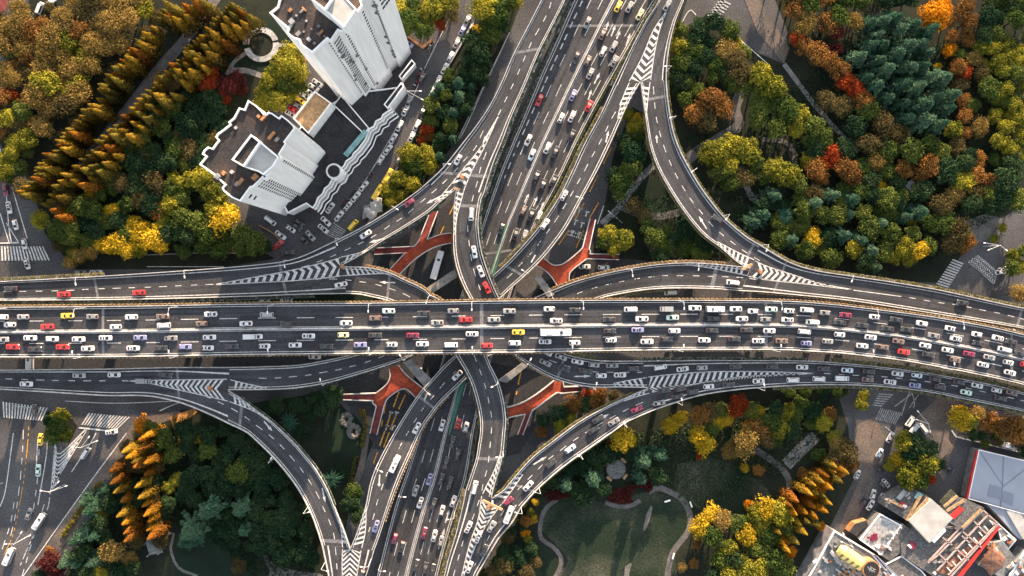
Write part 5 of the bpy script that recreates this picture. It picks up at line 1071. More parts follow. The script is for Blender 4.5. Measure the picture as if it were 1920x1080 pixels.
def cedar(seed=0):
    random.seed(seed); lv = []
    for tier in range(6):
        z = .7+tier*.42; rad = (1.12-tier*.17); nb = 9-tier
        for k in range(nb):
            a = 6.2832*k/nb+random.uniform(-.3, .3)+tier; rr = rad*random.uniform(.75, 1.12); tone = random.uniform(.1, .7)
            for s in range(26):
                t = random.uniform(.08, 1); w_ = .20*(1-.45*t); q = random.uniform(-w_, w_)
                p = Vector((rr*t*math.cos(a)-q*math.sin(a), rr*t*math.sin(a)+q*math.cos(a), z-.30*t*t+random.uniform(-.05, .06)))
                lv.append((p, Vector((.2*math.cos(a), .2*math.sin(a), 1))+rv()*.55, random.uniform(.07, .14), min(1, tone+t*.35)))
    return lv
def palm(seed=0):
    random.seed(seed); lv = []
    for k in range(16):
        a = 6.2832*k/16+random.uniform(-.15, .15); L = random.uniform(.8, 1.1)
        for s in range(22):
            t = s/21; z = 1.5+.35*math.sin(t*2.2)-.55*t*t
            for sd in (-1, 1):
                q = .10*sd*math.sin(math.pi*min(1, t+.12)); lv.append((Vector((L*t*math.cos(a)-q*math.sin(a), L*t*math.sin(a)+q*math.cos(a), z)), Vector((sd*-.4*math.sin(a), sd*.4*math.cos(a), 1)), .075, random.random()))
    return lv
def trunkmesh(h, r, limbs, spread):
    b = MB(); b.tube((0, 0, 0), (0, 0, h*.6), r, r*.7, 7, cap=False); b.tube((0, 0, h*.6), (0, 0, h), r*.7, r*.25, 6)
    for i in range(limbs):
        a = i*2.4; z = h*(.45+.08*i); b.tube((0, 0, z), (spread*math.cos(a), spread*math.sin(a), z+spread*.7), r*.4, r*.12, 5, cap=False)
    return b.mesh('trunk', M['trunk'])
TRB = trunkmesh(1.3, .09, 5, .55); TRC = trunkmesh(4.6, .10, 0, .3); TRD = trunkmesh(3.0, .08, 4, .4); TRP = trunkmesh(1.5, .08, 0, .1)
PROTO = {}
SPEC = {'G': ('broadleaf_tree', 'green broadleaf tree', 1.5), 'D': ('evergreen_tree', 'dark green bushy tree', 1.5), 'Y': ('camphor_tree', 'yellow green broadleaf tree', 1.5), 'y': ('ginkgo_tree', 'bright yellow tree', 1.5),
        'o': ('maple_tree', 'vivid orange tree', 1.5), 'O': ('maple_tree', 'orange tree', 1.5), 'r': ('maple_tree', 'red leaved tree', 1.5), 'm': ('maple_tree', 'maroon leaved tree', 1.5), 'N': ('oak_tree', 'brown leaved tree', 1.5),
        'T': ('plane_tree', 'tan leaved plane tree', 1.5), 'C': ('cedar_tree', 'blue green cedar', 1.9), 'R': ('redwood_tree', 'golden brown conifer', 3.6), 'P': ('palm_tree', 'dark feathery palm', 1.6)}
def crown(sp, i):
    if (sp, i) not in PROTO:
        sd = hash_(sp)+i*17
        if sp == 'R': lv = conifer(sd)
        elif sp == 'C': lv = cedar(sd)
        elif sp == 'P': lv = palm(sd)
        elif sp in 'NT': lv = broad(.068, 30, 74, .8, sd, .5)
        elif sp in 'rmO': lv = broad(.078, 24, 80, .85, sd, .35)
        elif sp == 'y': lv = broad(.085, 24, 78, .8, sd, .3)
        else: lv = broad(.085, 26, 78, .85, sd, .15)
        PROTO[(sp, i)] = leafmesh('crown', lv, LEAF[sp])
    return PROTO[(sp, i)]
def hash_(s): return sum(ord(c)*7 for c in s)
MARKS = [(490, 84, 'the round stone plaza'), (430, 270, 'the apartment block'), (540, 160, 'the tall tower'), (780, 40, 'the tall tower facade'), (95, 120, 'the corner car park'), (30, 380, 'the far left street'), (250, 500, 'the left ramp trunk'),
         (870, 60, 'the parked cars row'), (850, 230, 'the top ramp trunk'), (780, 320, 'the sweeping ramp'), (730, 370, 'the white tents'), (1290, 100, 'the top right fork'), (1390, 215, 'the park plaza'), (1440, 160, 'the bright green grove'), (1350, 300, 'the long bending ramp'),
         (1490, 300, 'the curved park path'), (1560, 320, 'the red autumn tree'), (1650, 120, 'the cedar grove'), (1750, 40, 'the vivid orange tree'), (1800, 200, 'the orange tree line'), (1880, 180, 'the right edge thicket'), (1850, 380, 'the park forecourt'), (1700, 350, 'the pale kiosk'),
         (1600, 480, 'the right ramp hedge'), (1890, 490, 'the right crosswalk'), (1180, 300, 'the small wood'), (1150, 450, 'the red stair'), (1270, 460, 'the ramp merge'), (1090, 760, 'the lower ramp gap'), (1290, 790, 'the climbing ramp'), (1390, 800, 'the park lawn head'), (1155, 880, 'the round terrace'),
         (1000, 970, 'the lawn left path'), (1330, 985, 'the lawn right path'), (1400, 1050, 'the park foot'), (1470, 960, 'the orange conifer row'), (1560, 840, 'the boardwalk'), (1700, 870, 'the market street'), (1800, 780, 'the ambulance hedge'), (1890, 800, 'the parked ambulance'), (110, 800, 'the lower left crosswalks'),
         (300, 790, 'the ochre gravel bed'), (230, 900, 'the lower left avenue'), (180, 980, 'the avenue kerb'), (290, 1020, 'the grey pavilion'), (420, 960, 'the shaded path'), (440, 860, 'the loop ramp'), (540, 790, 'the loop ramp inner bend'), (640, 800, 'the rockery'), (665, 930, 'the bottom fork'), (220, 450, 'the brightest yellow crowns'), (410, 170, 'the maroon maples')]
DECKS = [[tuple(p[:2]) for p in r['L']]+[tuple(p[:2]) for p in reversed(r['R'])] for r in ROADS.values()]
TREES = []; NT = [0]
def tree(x, y, rpx, sp, place=None, hmul=1.0, guard=True):
    if sp == 'N' and x > 1280 and random.random() < .33: sp = random.choice('GGTD')
    h0 = SPEC[sp][2]; r = rpx*1.17*px2m(6); z = (h0*.62 if sp != 'R' else h0*1.3)*r
    if sp == 'R': r = 3.1*rpx/15; z = 5.0*r*hmul*.94
    p = P(x, y, z)
    if guard and any(inside((p.x, p.y), d) for d in DECKS): return
    root = empty(SPEC[sp][0], (p.x, p.y, 0), random.uniform(0, 6.28)); root.scale = (r*random.uniform(.82, 1.18), r*random.uniform(.82, 1.18), r*hmul*random.uniform(.86, 1.12))
    o = bpy.data.objects.new('crown', crown(sp, NT[0] % 6)); link(o, root)
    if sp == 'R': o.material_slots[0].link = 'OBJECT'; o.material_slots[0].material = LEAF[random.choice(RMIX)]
    t = bpy.data.objects.new('trunk', {'R': TRC, 'C': TRD, 'P': TRP}.get(sp, TRB)); link(t, root); NT[0] += 1
    size = 'small ' if rpx < 13 else 'large ' if rpx >= 21 else ''
    if place is None:
        mk_ = min(MARKS, key=lambda q: (q[0]-x)**2+(q[1]-y)**2); place = 'near '+mk_[2]
    lab = size+SPEC[sp][1]+' '+place; tag(root, lab, 'tree', lab.replace('tree', 'trees')); TREES.append((x, y, rpx))
def trees(s, div=1, ox=0, oy=0, place=None):
    for tok in s.split():
        a = tok.split(','); tree(ox+float(a[0])/div, oy+float(a[1])/div, float(a[2]), a[3], place)
RMIX = ['R', 'R', 'R2', 'R2', 'R', 'R2', 'R1']
# rows of golden conifers: tips read from the photograph
RA = "1200,60 1160,120 1060,235 1010,290 960,350 925,395 890,440 845,500 800,560 740,630 720,660 680,785 610,820 560,900 490,960 440,1020 410,1075 330,1150 280,1220 240,1270 220,1320 150,1390 130,1430"
RB = "1720,20 1680,50 1640,90 1590,135 1530,200 1490,260 1440,300 1370,350 1380,390 1310,440 1260,470 1220,520 1170,560 1140,610 1080,670 1030,740 960,800 900,860 830,930 790,970 720,1050 670,1120 600,1190 540,1240 470,1300 400,1390 350,1450 300,1520"
for s, nm in ((RA, 'in the outer row along the straight avenue'), (RB, 'in the row between the straight avenue and the towers')):
    Q_ = pp(s)
    for i, (x, y) in enumerate(Q_):
        tree(x/4+3, y/4+2, 13*random.uniform(.85, 1.1), 'R', nm)
        if i < len(Q_)-1: tree((x+Q_[i+1][0])/8+6+random.uniform(-2, 2), (y+Q_[i+1][1])/8+4+random.uniform(-2, 2), 13*random.uniform(.8, 1.05), 'R', nm)
        for dx, dy in (((13, 9),) if nm.startswith('in the outer') else ((17, 11), (33, 23))): tree(x/4+dx+random.uniform(-4, 4), y/4+dy+random.uniform(-4, 4), 15*random.uniform(.85, 1.1), 'R' if random.random() < .75 else 'N', nm+', further in')
for x, y in pp("1250,30 1300,60 1360,20 1420,40 1300,130 1380,110 1240,120 1460,10 1500,0"): tree(x/4, y/4, 16, 'R', 'in the clump at the head of the avenue')
RMIX = ["R3", "R3", "R", "R1"]
for x, y in pp("930,140 960,180 970,235 800,300 830,380 850,450 1010,410 1040,490 890,525 1050,560 1080,620 880,625 1085,680 900,695 920,760 1080,745 1110,790 935,810 1000,260 1060,330 1080,230 1050,120 1080,30 1030,60"):
    tree(x/4+4, 810+y/4, 15*random.uniform(.9, 1.1), 'R', 'in the double row above the grey pavilion')
    if random.random() < .5: tree(x/4+26, 812+y/4, 14, 'N', 'behind the conifers above the grey pavilion')
RMIX = ["R", "R2", "R", "R3", "R1"]
for x, y in pp("470,250 520,270 560,300 500,300 440,330 600,310 400,370 350,400 470,420 540,370 310,460 430,490 470,540 380,470 440,600 370,650 340,560 320,690 390,710 280,760 230,840 250,700 300,620 180,560 220,520 200,610 130,850 160,900 100,770"):
    tree(1440+x/4, 810+y/4, 13*random.uniform(.9, 1.15), 'R', 'in the diagonal row beside the lower right road')
trees("500,270,15,o 400,340,15,o 350,410,15,o 320,460,12,o 430,300,14,O 110,780,12,o 160,890,12,o 385,700,9,o", 4, 1440, 810)
# single trees read from the photograph
trees("125,37,18,T 83,50,13,O 110,72,20,T 155,65,18,O 30,55,20,T 50,95,17,T 72,115,13,O 32,125,14,O 20,150,15,T 55,140,14,N 10,185,18,O 35,200,14,G 20,225,16,Y 60,260,18,Y 35,268,15,Y 8,60,16,T 5,90,18,T 42,20,16,T 160,22,18,N 95,14,10,N 145,8,14,T 25,180,14,r 60,165,12,N 12,215,14,N 140,40,14,T 175,55,16,N")
trees("395,160,16,r 430,165,18,m 448,150,16,m 425,185,14,r 400,140,14,r 455,170,12,m")
trees("215,460,18,y 240,465,16,y 260,440,18,y 285,450,16,y 305,455,18,y 250,420,14,y 275,430,14,y 190,458,12,y 300,435,14,y 215,395,14,y 175,362,14,y 265,472,12,Y 228,452,14,y")
trees("378,335,22,Y 400,360,18,Y 425,410,24,y 435,395,16,Y 330,356,16,G 325,385,18,Y 345,410,20,G 372,420,20,G 312,420,16,Y 350,440,20,D 392,440,18,G 460,440,20,G 482,455,18,G 440,455,16,G 410,375,18,Y 345,375,16,G 355,350,16,G 350,310,15,G 335,340,16,Y 300,395,14,O 405,395,18,Y 500,462,14,D 320,440,16,D")
trees("550,105,20,Y 540,130,22,Y 515,150,20,Y 535,160,20,G 560,140,18,Y 512,182,18,Y 497,177,16,Y 525,192,18,Y 565,165,14,G 492,197,14,Y 548,180,14,Y 555,118,16,y 505,165,14,G")
trees("745,25,20,Y 765,40,20,G 790,55,20,G 800,42,18,Y 775,15,18,G 812,20,20,Y 835,10,18,Y 845,30,16,N 825,45,14,r 760,60,14,G 850,12,14,Y 740,8,14,Y")
trees("905,20,22,Y 930,30,22,G 945,10,20,G 915,50,16,G 895,60,9,y 885,80,18,D 905,75,16,G 900,105,18,D 880,110,16,D 895,135,16,D 860,157,14,C 862,182,15,C 835,182,13,G 850,212,15,C 845,237,15,G 800,243,11,r 790,263,9,r 806,258,9,O 768,290,17,Y 800,290,15,Y 805,312,15,Y 780,312,16,G 750,335,15,Y 775,347,15,Y 735,377,14,Y 752,368,13,Y 728,357,13,Y 830,262,13,D 925,65,16,G 940,50,16,D 910,120,14,D 875,140,14,D 820,275,12,D 760,310,12,G 965,5,14,Y")
trees("1310,55,20,D 1300,78,16,D 1335,45,18,D 1365,62,18,G 1375,85,14,Y 1270,90,17,Y 1300,97,18,G 1275,120,18,G 1268,150,18,D 1300,130,18,D 1335,125,16,G 1332,150,14,G 1360,95,20,N 1377,115,20,N 1387,142,20,N 1285,157,14,G 1325,190,22,O 1345,187,19,O 1300,215,20,O 1320,228,18,N 1282,190,14,G 1355,205,16,O 1305,170,14,G 1270,165,12,D")
trees("1420,145,24,Y 1440,170,22,Y 1457,200,22,G 1422,195,20,G 1478,210,20,G 1500,222,20,Y 1522,240,20,G 1450,240,20,G 1540,262,18,G 1418,225,18,G 1490,245,16,Y 1515,265,16,G 1345,285,22,Y 1370,275,20,Y 1397,285,22,Y 1322,290,18,Y 1360,310,22,Y 1365,340,20,G 1392,335,18,N 1345,325,18,G 1470,330,22,Y 1450,318,20,Y 1490,345,18,G 1525,320,18,O 1537,335,15,O 1512,300,16,Y 1555,297,17,r 1582,320,20,O 1597,335,18,O 1520,362,18,N 1555,367,19,C 1430,330,16,G 1415,310,16,G 1500,375,16,G 1610,360,18,G 1590,375,18,C 1335,305,14,Y")
trees("1505,90,16,O 1530,105,18,O 1550,120,18,O 1570,135,18,O 1580,155,18,r 1597,170,19,r 1612,190,18,O 1545,190,18,N 1575,200,18,N 1625,210,20,N 1600,240,20,N 1650,235,20,N 1682,255,20,N 1622,270,20,N 1702,285,22,N 1732,312,20,O 1660,285,18,N 1640,305,18,N 1690,320,18,O 1565,60,16,m 1562,95,14,m 1490,75,14,r 1720,330,16,O 1580,280,18,D")
trees("1745,35,24,o 1760,18,16,o 1775,42,14,O 1800,20,18,O 1807,45,18,O 1780,70,14,O 1777,95,14,o 1790,130,14,O 1795,160,14,N 1802,190,14,O 1803,220,14,O 1782,245,18,Y 1802,250,14,O 1755,127,9,y 1820,112,14,N 1835,140,14,N 1820,200,14,N 1832,240,18,N 1845,170,20,G 1810,75,14,O 1795,105,13,N 1803,140,13,r 1790,275,16,N")
trees("1770,322,24,D 1800,340,22,Y 1822,330,16,O 1817,365,16,N 1850,342,17,O 1880,340,22,D 1872,372,22,D 1850,388,18,D 1890,310,18,D 1903,378,18,G 1765,420,20,N 1790,432,20,N 1777,457,16,N 1812,452,13,O 1800,467,10,O 1875,428,9,Y 1862,448,9,Y 1785,365,18,N 1760,385,20,N 1830,300,16,O 1517,450,16,y 1525,435,10,y 1597,467,16,Y 1690,465,20,Y 1715,470,18,y 1700,487,14,Y 1705,415,12,Y 1650,350,11,y 1468,405,17,P 1457,450,16,G 1735,460,16,G 1675,480,14,Y 1895,480,14,Y 1907,500,14,Y 1890,503,14,G 1905,550,20,T 1915,470,14,G")
trees("1185,290,20,D 1170,270,16,D 1180,315,18,G 1165,340,18,G 1150,330,14,D 1160,365,14,G 1187,387,15,N 1207,407,14,N 1140,440,18,Y 1165,450,18,Y 1130,455,15,G 1150,465,14,Y 1175,215,14,Y 1187,240,14,Y 1192,225,11,y 1195,260,14,G 1180,300,10,Y")
trees("1255,797,18,y 1275,782,13,y 1305,815,20,y 1320,832,16,y 1345,790,14,y 1362,785,12,y 1400,800,13,o 1420,800,19,O 1392,825,22,T 1370,842,16,T 1165,820,19,y 1180,827,15,Y 1142,830,7,O 1235,852,17,C 1205,862,18,C 1110,895,20,C 1060,905,18,C 1092,930,16,D 1130,915,15,D 1200,895,15,C 1395,877,8,y 1420,880,9,O 1330,770,16,N 1380,760,18,r 1405,768,16,N 1440,790,20,G 1457,802,20,Y 1540,790,16,Y 1552,775,13,O 1470,770,16,Y 1415,770,14,y 1310,855,7,r 1450,820,16,G 1350,770,14,N 1490,775,14,G")
trees("1078,758,17,O 1118,750,17,O 1115,777,16,Y 1050,797,15,Y 1067,788,14,Y 1015,807,12,O 1100,785,14,D 1045,772,16,D 1018,785,14,D 985,975,10,O 1000,972,8,y 985,1000,8,o 1003,940,6,y 975,1050,14,D 1125,735,12,O 1060,765,12,N 1100,742,12,r")
trees("1310,985,20,y 1330,960,16,y 1350,972,18,T 1332,1000,20,G 1362,1022,17,Y 1395,1000,18,y 1412,960,18,Y 1432,950,20,y 1402,948,11,o 1347,1045,20,G 1390,1062,22,Y 1420,1067,20,Y 1277,1060,9,T 1300,1055,8,O 1372,1045,18,D 1430,1030,18,G 1460,960,24,Y 1472,985,20,G 1450,1045,20,G 1467,1067,20,G 1410,1010,16,Y 1440,1000,18,G 1305,1020,7,O 1565,832,16,T 1582,842,18,N 1592,867,14,O 1555,862,16,N 1502,887,10,O 1530,850,12,G 1560,818,12,Y 1405,985,16,Y")
trees("1685,825,20,Y 1710,830,20,D 1677,857,15,y 1702,852,20,D 1732,840,20,D 1705,882,22,Y 1732,865,20,Y 1690,892,20,Y 1720,897,20,G 1742,897,9,r 1757,870,12,D 1665,870,12,Y 1790,780,20,y 1812,790,16,Y 1875,800,22,O 1900,807,24,O 1850,790,16,O 1612,757,14,Y 1616,740,10,Y 1925,800,18,T 1830,775,14,T")
trees("255,850,14,D 400,950,26,C 455,950,24,C 365,990,27,C 355,1008,22,C 462,990,18,C 180,950,19,C 190,982,18,D 165,1000,18,C 130,1050,17,C 152,1052,16,C 168,935,16,C 100,1050,18,m 110,1070,16,m 97,1032,9,O 185,1000,16,C 215,1030,20,T 247,1045,15,T 190,1072,14,Y 380,820,11,y 392,842,18,G 310,820,18,G 325,850,16,G 336,897,13,Y 320,912,12,Y 290,800,16,G 272,797,15,o 265,820,14,N 450,882,20,G 112,797,18,G 118,780,14,Y 95,787,12,D 125,812,16,Y 105,815,15,G 545,790,18,P 622,898,17,P 665,920,15,G 660,942,15,D 672,962,14,D 640,880,10,D 80,1075,14,D 245,870,12,N 240,835,12,N 195,960,12,Y 450,1060,14,N 440,1010,14,D 470,1020,12,D 255,910,14,D 265,935,14,D 350,925,15,D 310,960,14,D 300,900,12,D 320,940,14,D")
# denser wood between them
KEEP = [(1155, 880, 36), (400, 950, 22), (365, 990, 22), (455, 950, 20), (292, 1025, 24), (345, 1050, 30), (300, 1030, 28), (650, 800, 40), (1200, 930, 20), (1230, 345, 30), (1385, 200, 26), (1345, 255, 16), (490, 84, 40)]
def fill(poly, spec, step, r0, r1, place, seed):
    random.seed(seed); q = pp(poly); xs = [p[0] for p in q]; ys = [p[1] for p in q]; y = min(ys)
    while y < max(ys):
        x = min(xs)+random.uniform(0, step)
        while x < max(xs):
            a, c = x+random.uniform(-.35, .35)*step, y+random.uniform(-.35, .35)*step; r = random.uniform(r0, r1)
            if inside((a, c), q) and all((a-kx)**2+(c-ky)**2 > kr*kr for kx, ky, kr in KEEP) and all((a-tx)**2+(c-ty)**2 > (.54*(r+tr))**2 for tx, ty, tr in TREES): tree(a, c, r, random.choice(spec), place)
            x += step
        y += step*.86
fill("110,5 200,-15 300,-20 285,60 215,115 150,190 105,255 70,240 80,140", 'TTTTTYN', 21, 16, 22, 'in the tan wood beside the golden conifers', 1)
fill("0,20 120,60 120,200 70,262 0,262", 'TNOTG', 22, 12, 17, 'among the trees by the corner car park', 31)
fill("0,290 60,270 60,310 35,345 0,330", 'GYY', 16, 11, 14, 'in the clump by the far left street', 2)
fill("85,380 190,370 245,420 235,460 150,475 100,450 65,400", 'GYGDG', 22, 14, 19, 'in the grove above the left crosswalk', 3)
fill("320,150 420,190 440,220 375,320 300,385 200,395 180,350 240,275 300,200", 'DDDGN', 21, 13, 19, 'in the dark grove left of the apartment block', 4)
fill("110,440 190,475 160,505 120,490", 'NTY', 20, 12, 15, 'on the corner by the left crosswalk', 5)
fill("300,390 440,420 500,470 330,475", 'GDG', 22, 13, 17, 'in the grove below the apartment block', 6)
fill("1440,-20 1625,-20 1600,45 1555,75 1480,80 1465,40", 'NTOGG', 23, 15, 20, 'in the brown wood at the top of the large park', 7)
fill("1590,30 1705,25 1745,60 1775,160 1792,235 1745,262 1690,225 1640,190 1600,130", 'C', 23, 17, 22, 'in the cedar grove of the large park', 8)
fill("1830,75 1935,70 1935,300 1860,310 1850,200", 'YGYY', 20, 12, 16, 'in the bright green thicket at the right edge', 9)
fill("1640,-20 1730,-20 1720,30 1650,40", 'DCG', 24, 15, 19, 'in the dark wood at the top edge', 10); fill("1820,-20 1935,-20 1935,75 1830,70", 'DGD', 24, 15, 20, 'in the dark wood at the top right corner', 11)
fill("1420,345 1500,390 1580,340 1680,350 1735,400 1740,470 1690,510 1600,500 1480,465 1405,420", 'GDCGC', 24, 14, 20, 'in the dense green wood beside the bending ramp', 12)
fill("1500,260 1720,320 1750,420 1640,400 1540,300", 'NDGG', 22, 15, 20, 'in the brown and green middle of the large park', 13)
fill("1730,270 1900,290 1920,400 1830,400 1760,350", 'DNGG', 22, 15, 20, 'in the mixed wood near the park forecourt', 14)
fill("1200,425 1300,425 1360,480 1330,488 1205,480", 'GDG', 22, 14, 18, 'in the thicket below the dark round lawn', 15)
fill("1260,40 1400,90 1400,180 1370,170 1340,230 1290,240 1262,150", 'DG', 24, 14, 18, 'in the wood by the top right fork', 16)
fill("1040,760 1140,735 1190,745 1060,830", 'DNOY', 20, 11, 15, 'in the gap between the two lower right ramps', 17)
fill("1270,765 1560,740 1570,790 1450,830 1300,800", 'DNGO', 24, 13, 18, 'in the wood below the climbing ramp', 18)
fill("1020,900 1120,830 1220,830 1240,900 1160,915 1100,935 1030,930", 'D', 24, 13, 17, 'in the dark ring around the round terrace', 19)
fill("1310,980 1480,930 1490,1090 1330,1090", 'GYDG', 24, 14, 19, 'in the wood right of the large lawn', 20)
fill("340,800 430,800 540,900 600,1010 590,1060 500,1030 400,1000 350,930", 'D', 25, 13, 19, 'in the dark wood inside the loop ramp', 21)
fill("170,920 280,880 330,960 280,1000 260,1080 120,1080", 'DCD', 24, 13, 18, 'in the dark wood by the avenue', 22)
fill("480,755 560,745 640,740 600,790 580,850 540,830", 'D', 24, 12, 17, 'in the dark wood inside the loop ramp bend', 23)
fill("930,990 1010,1030 1010,1090 890,1090", 'DN', 22, 11, 15, 'in the dark shrubs beside the bottom fork', 24)
fill("955,935 1010,900 1020,930 990,1010 950,990", 'DNY', 18, 7, 11, 'among shrubs beside the climbing ramp', 25)
fill("810,165 880,90 920,140 850,270 800,330 770,270", 'DGC', 22, 11, 15, 'in the strip between street and ramp', 26)
fill("1480,700 1600,735 1560,750 1460,745", 'GD', 20, 10, 14, 'along the ramp foot by the crosswalk', 27)
fill("1810,800 1935,820 1935,850 1820,828", 'DGN', 18, 9, 12, 'in the hedge beside the ambulance', 28)
# maroon ground shrubs and flower hedges: nobody could count them
def cover(name, label, poly, mat_, n, h, s, kind='stuff', cat='shrubs'):
    random.seed(len(label)); q = pp(poly); lv = []; xs = [p[0] for p in q]; ys = [p[1] for p in q]
    while len(lv) < n:
        a, c = random.uniform(min(xs), max(xs)), random.uniform(min(ys), max(ys))
        if inside((a, c), q) and all((a-kx)**2+(c-ky)**2 > (kr*.8)**2 for kx, ky, kr in KEEP): lv.append((P(a, c, random.uniform(.1, h)), rv()+Vector((0, 0, .8)), s*random.uniform(.6, 1.2), random.random()))
    o = bpy.data.objects.new(name, leafmesh(name, lv, LEAF[mat_])); link(o); tag(o, label, cat, kind=kind)
cover('shrubbery', 'maroon shrubs curving below the round terrace', "1135,925 1165,915 1200,905 1225,885 1225,915 1200,940 1165,945 1140,940", 'm', 2600, 1.4, .35)
cover('shrubbery', 'maroon shrubs beside the climbing ramp', "1020,925 1060,915 1075,930 1030,940", 'm', 900, 1.2, .35)
cover('shrubbery', 'dark undergrowth in the park with the large lawn', "1000,940 1110,820 1560,745 1560,820 1480,880 1300,960 1240,900 1150,905", 'D', 5000, 1.2, .5)
cover('shrubbery', 'dark undergrowth in the park inside the loop ramp', "120,1090 180,970 290,800 420,800 560,920 600,1080 470,1080 380,1000 300,980", 'D', 9000, 1.0, .5)
cover('shrubbery', 'dark undergrowth of the large wooded park', "1280,250 1400,240 1500,150 1600,60 1900,100 1900,380 1740,500 1500,460 1400,430", 'D', 12000, 1.2, .5)
cover('shrubbery', 'dark undergrowth in the park around the white towers', "80,360 320,140 440,200 370,330 440,430 500,470 130,470", 'D', 7000, 1.0, .5)
cover('shrubbery', 'dark green undergrowth in the tree strip beside the street', "895,60 930,60 850,260 760,380 710,390 760,300 820,170", 'D', 3000, 1.0, .4)
cover('shrubbery', 'dark green undergrowth in the small wood', "1150,290 1240,260 1370,480 1120,480 1130,420 1190,350", 'D', 3000, 1.0, .4)
cover('hedge', 'yellow hedge strip beside the shaded lawn and rockery', "672,765 684,768 688,800 682,838 676,838 680,800", 'H', 900, 1.5, .3, cat='hedge')
cover('hedge', 'yellow hedge strip along the sandy path by the bottom fork', "664,855 670,855 662,905 655,920 651,915", 'H', 500, 1.3, .3, cat='hedge')
cover('hedge', 'yellow green hedge strip along the lower left avenue', "185,900 192,905 150,965 120,1010 112,1004 145,955", 'H', 1200, 1.4, .3, cat='hedge')
cover('hedge', 'ochre hedge by the gravel bed', "324,785 330,785 345,850 340,862", 'H', 500, 1.3, .3, cat='hedge')
# ------------------------------------------------------------------ street lamps
random.seed(4)
def lampmesh(arm):
    b = MB(); b.tube((0, 0, 0), (0, 0, 8.2), .10, .07, 6); b.tube((0, 0, 8.2), (arm*.6, 0, 8.9), .06, .05, 5); b.tube((arm*.6, 0, 8.9), (arm, 0, 9), .05, .05, 5); p = b.mesh('pole', M['steel'])
    h = MB(); h.box((arm+.2, 0, 9.0), (.9, .36, .16)); h.box((arm+.3, 0, 8.88), (.9, .34, .06)); return p, h.mesh('lamp_head', M['lampwhite'])
LM = lampmesh(2.2)
def lamp(x, y, z, ang, label, grp):
    p = P(x, y, z+9); r = tag(empty('street_lamp', (p.x-2.2*math.cos(ang), p.y-2.2*math.sin(ang), z), ang), label, 'street lamp', grp)
    for n, m in (('pole', LM[0]), ('lamp_head', LM[1])): link(bpy.data.objects.new(n, m), r)
for s, keys, desc in (("732,389 635,446 537,480 822,314", ['r1', 'trunk_n', 'trunk_nw'], 'thin white lamp post on the ramp sweeping past the towers'), ("356,502 15,527 161,517", ['trunk_nw'], 'thin white lamp post on the left ramp trunk above the viaduct'),
                ("1299,316 1360,399 1255,136 1264,220 1444,464", ['r3', 'trunk_ne'], 'thin white lamp post on the long bending ramp'), ("1180,505 1302,497 1026,554", ['l1'], 'thin white lamp post on the flower lined ramp'), ("1584,512", ['trunk_e'], 'thin white lamp post on the right ramp hedge'),
                ("801,552 930,717 945,847", ['r6'], 'thin white lamp post on the curling ramp'), ("1085,375 989,505 764,670 609,719", ['l2'], 'thin white lamp post on the straight descending ramp'), ("985,675 1110,724", ['r2'], 'thin white lamp post on the ramp curving out right'),
                ("1267,762 1417,735 1172,800 1090,852 1012,919 950,992", ['r8', 'trunk_se'], 'thin white lamp post on the climbing lower right ramp'), ("805,724 711,866", ['l1'], 'thin white lamp post on the diving ramp'),
                ("511,869 569,954 600,1046 655,1032", ['r9', 'trunk_s'], 'thin white lamp post on the loop ramp'), ("751,917 711,1060 851,952", ['ns'], 'thin white lamp post on the lower expressway')):
    P_ = pp(s)
    for i, (x, y) in enumerate(P_):
        k, z, t = nearest(x, y, keys); r = ROADS[k]; m = min(range(r['n']+1), key=lambda j: min((r['l2'][j].x-x)**2+(r['l2'][j].y-y)**2, (r['r2'][j].x-x)**2+(r['r2'][j].y-y)**2))
        l, q = r['l2'][m], r['r2'][m]; left = (l.x-x)**2+(l.y-y)**2 < (q.x-x)**2+(q.y-y)**2; v = (r['R'][m]-r['L'][m])*(1 if not left else -1); e = (r['L'] if left else r['R'])[m]
        ang = math.atan2(-v.y, -v.x); lab = desc if len(P_) == 1 else desc+', %s along it' % ORD[i]
        o = tag(empty('street_lamp', (e.x-v.normalized().x*.3, e.y-v.normalized().y*.3, z+.9), ang), lab, 'street lamp', 'lamp posts on the ramps')
        for n_, mm_ in (('pole', LM[0]), ('lamp_head', LM[1])): link(bpy.data.objects.new(n_, mm_), o)
for row, desc in (([(14, 578), (162, 577), (334, 575), (514, 571), (697, 569), (885, 566), (1088, 564), (1271, 564), (1449, 565), (1624, 578), (1780, 600)], 'small white lamp on the upper edge of the wide viaduct'),
                  ([(160, 668), (335, 667), (515, 664), (698, 662), (886, 660), (1068, 658), (1270, 656), (1447, 656), (1615, 666), (1762, 689)], 'small white lamp on the lower edge of the wide viaduct')):
    for i, (x, y) in enumerate(row):
        k, z, t = nearest(x, y, ['main']); p = P(x, y, z); sg = -1 if desc.find('upper') > 0 else 1
        o = tag(empty('street_lamp', (p.x, p.y, z), math.atan2(sg, 0)), '%s, %s from the left' % (desc, ORD[i]), 'street lamp', 'lamps along the wide viaduct')
        for n_, mm_ in (('pole', LM[0]), ('lamp_head', LM[1])): link(bpy.data.objects.new(n_, mm_), o)
mb = [MB(), MB()]
mb[0].tube((0, 0, 0), (0, 0, 11), .12, .08, 6)
for a, l in ((0, 6.5), (.5, 5), (2.6, 3)): mb[0].tube((0, 0, 10.6), (l*math.cos(a), l*math.sin(a), 10.8), .06, .05, 5); mb[1].box((l*math.cos(a), l*math.sin(a), 10.85), (.9, .34, .16), a)
MM = (mb[0].mesh('pole', M['steel']), mb[1].mesh('lamp_head', M['lampwhite']))
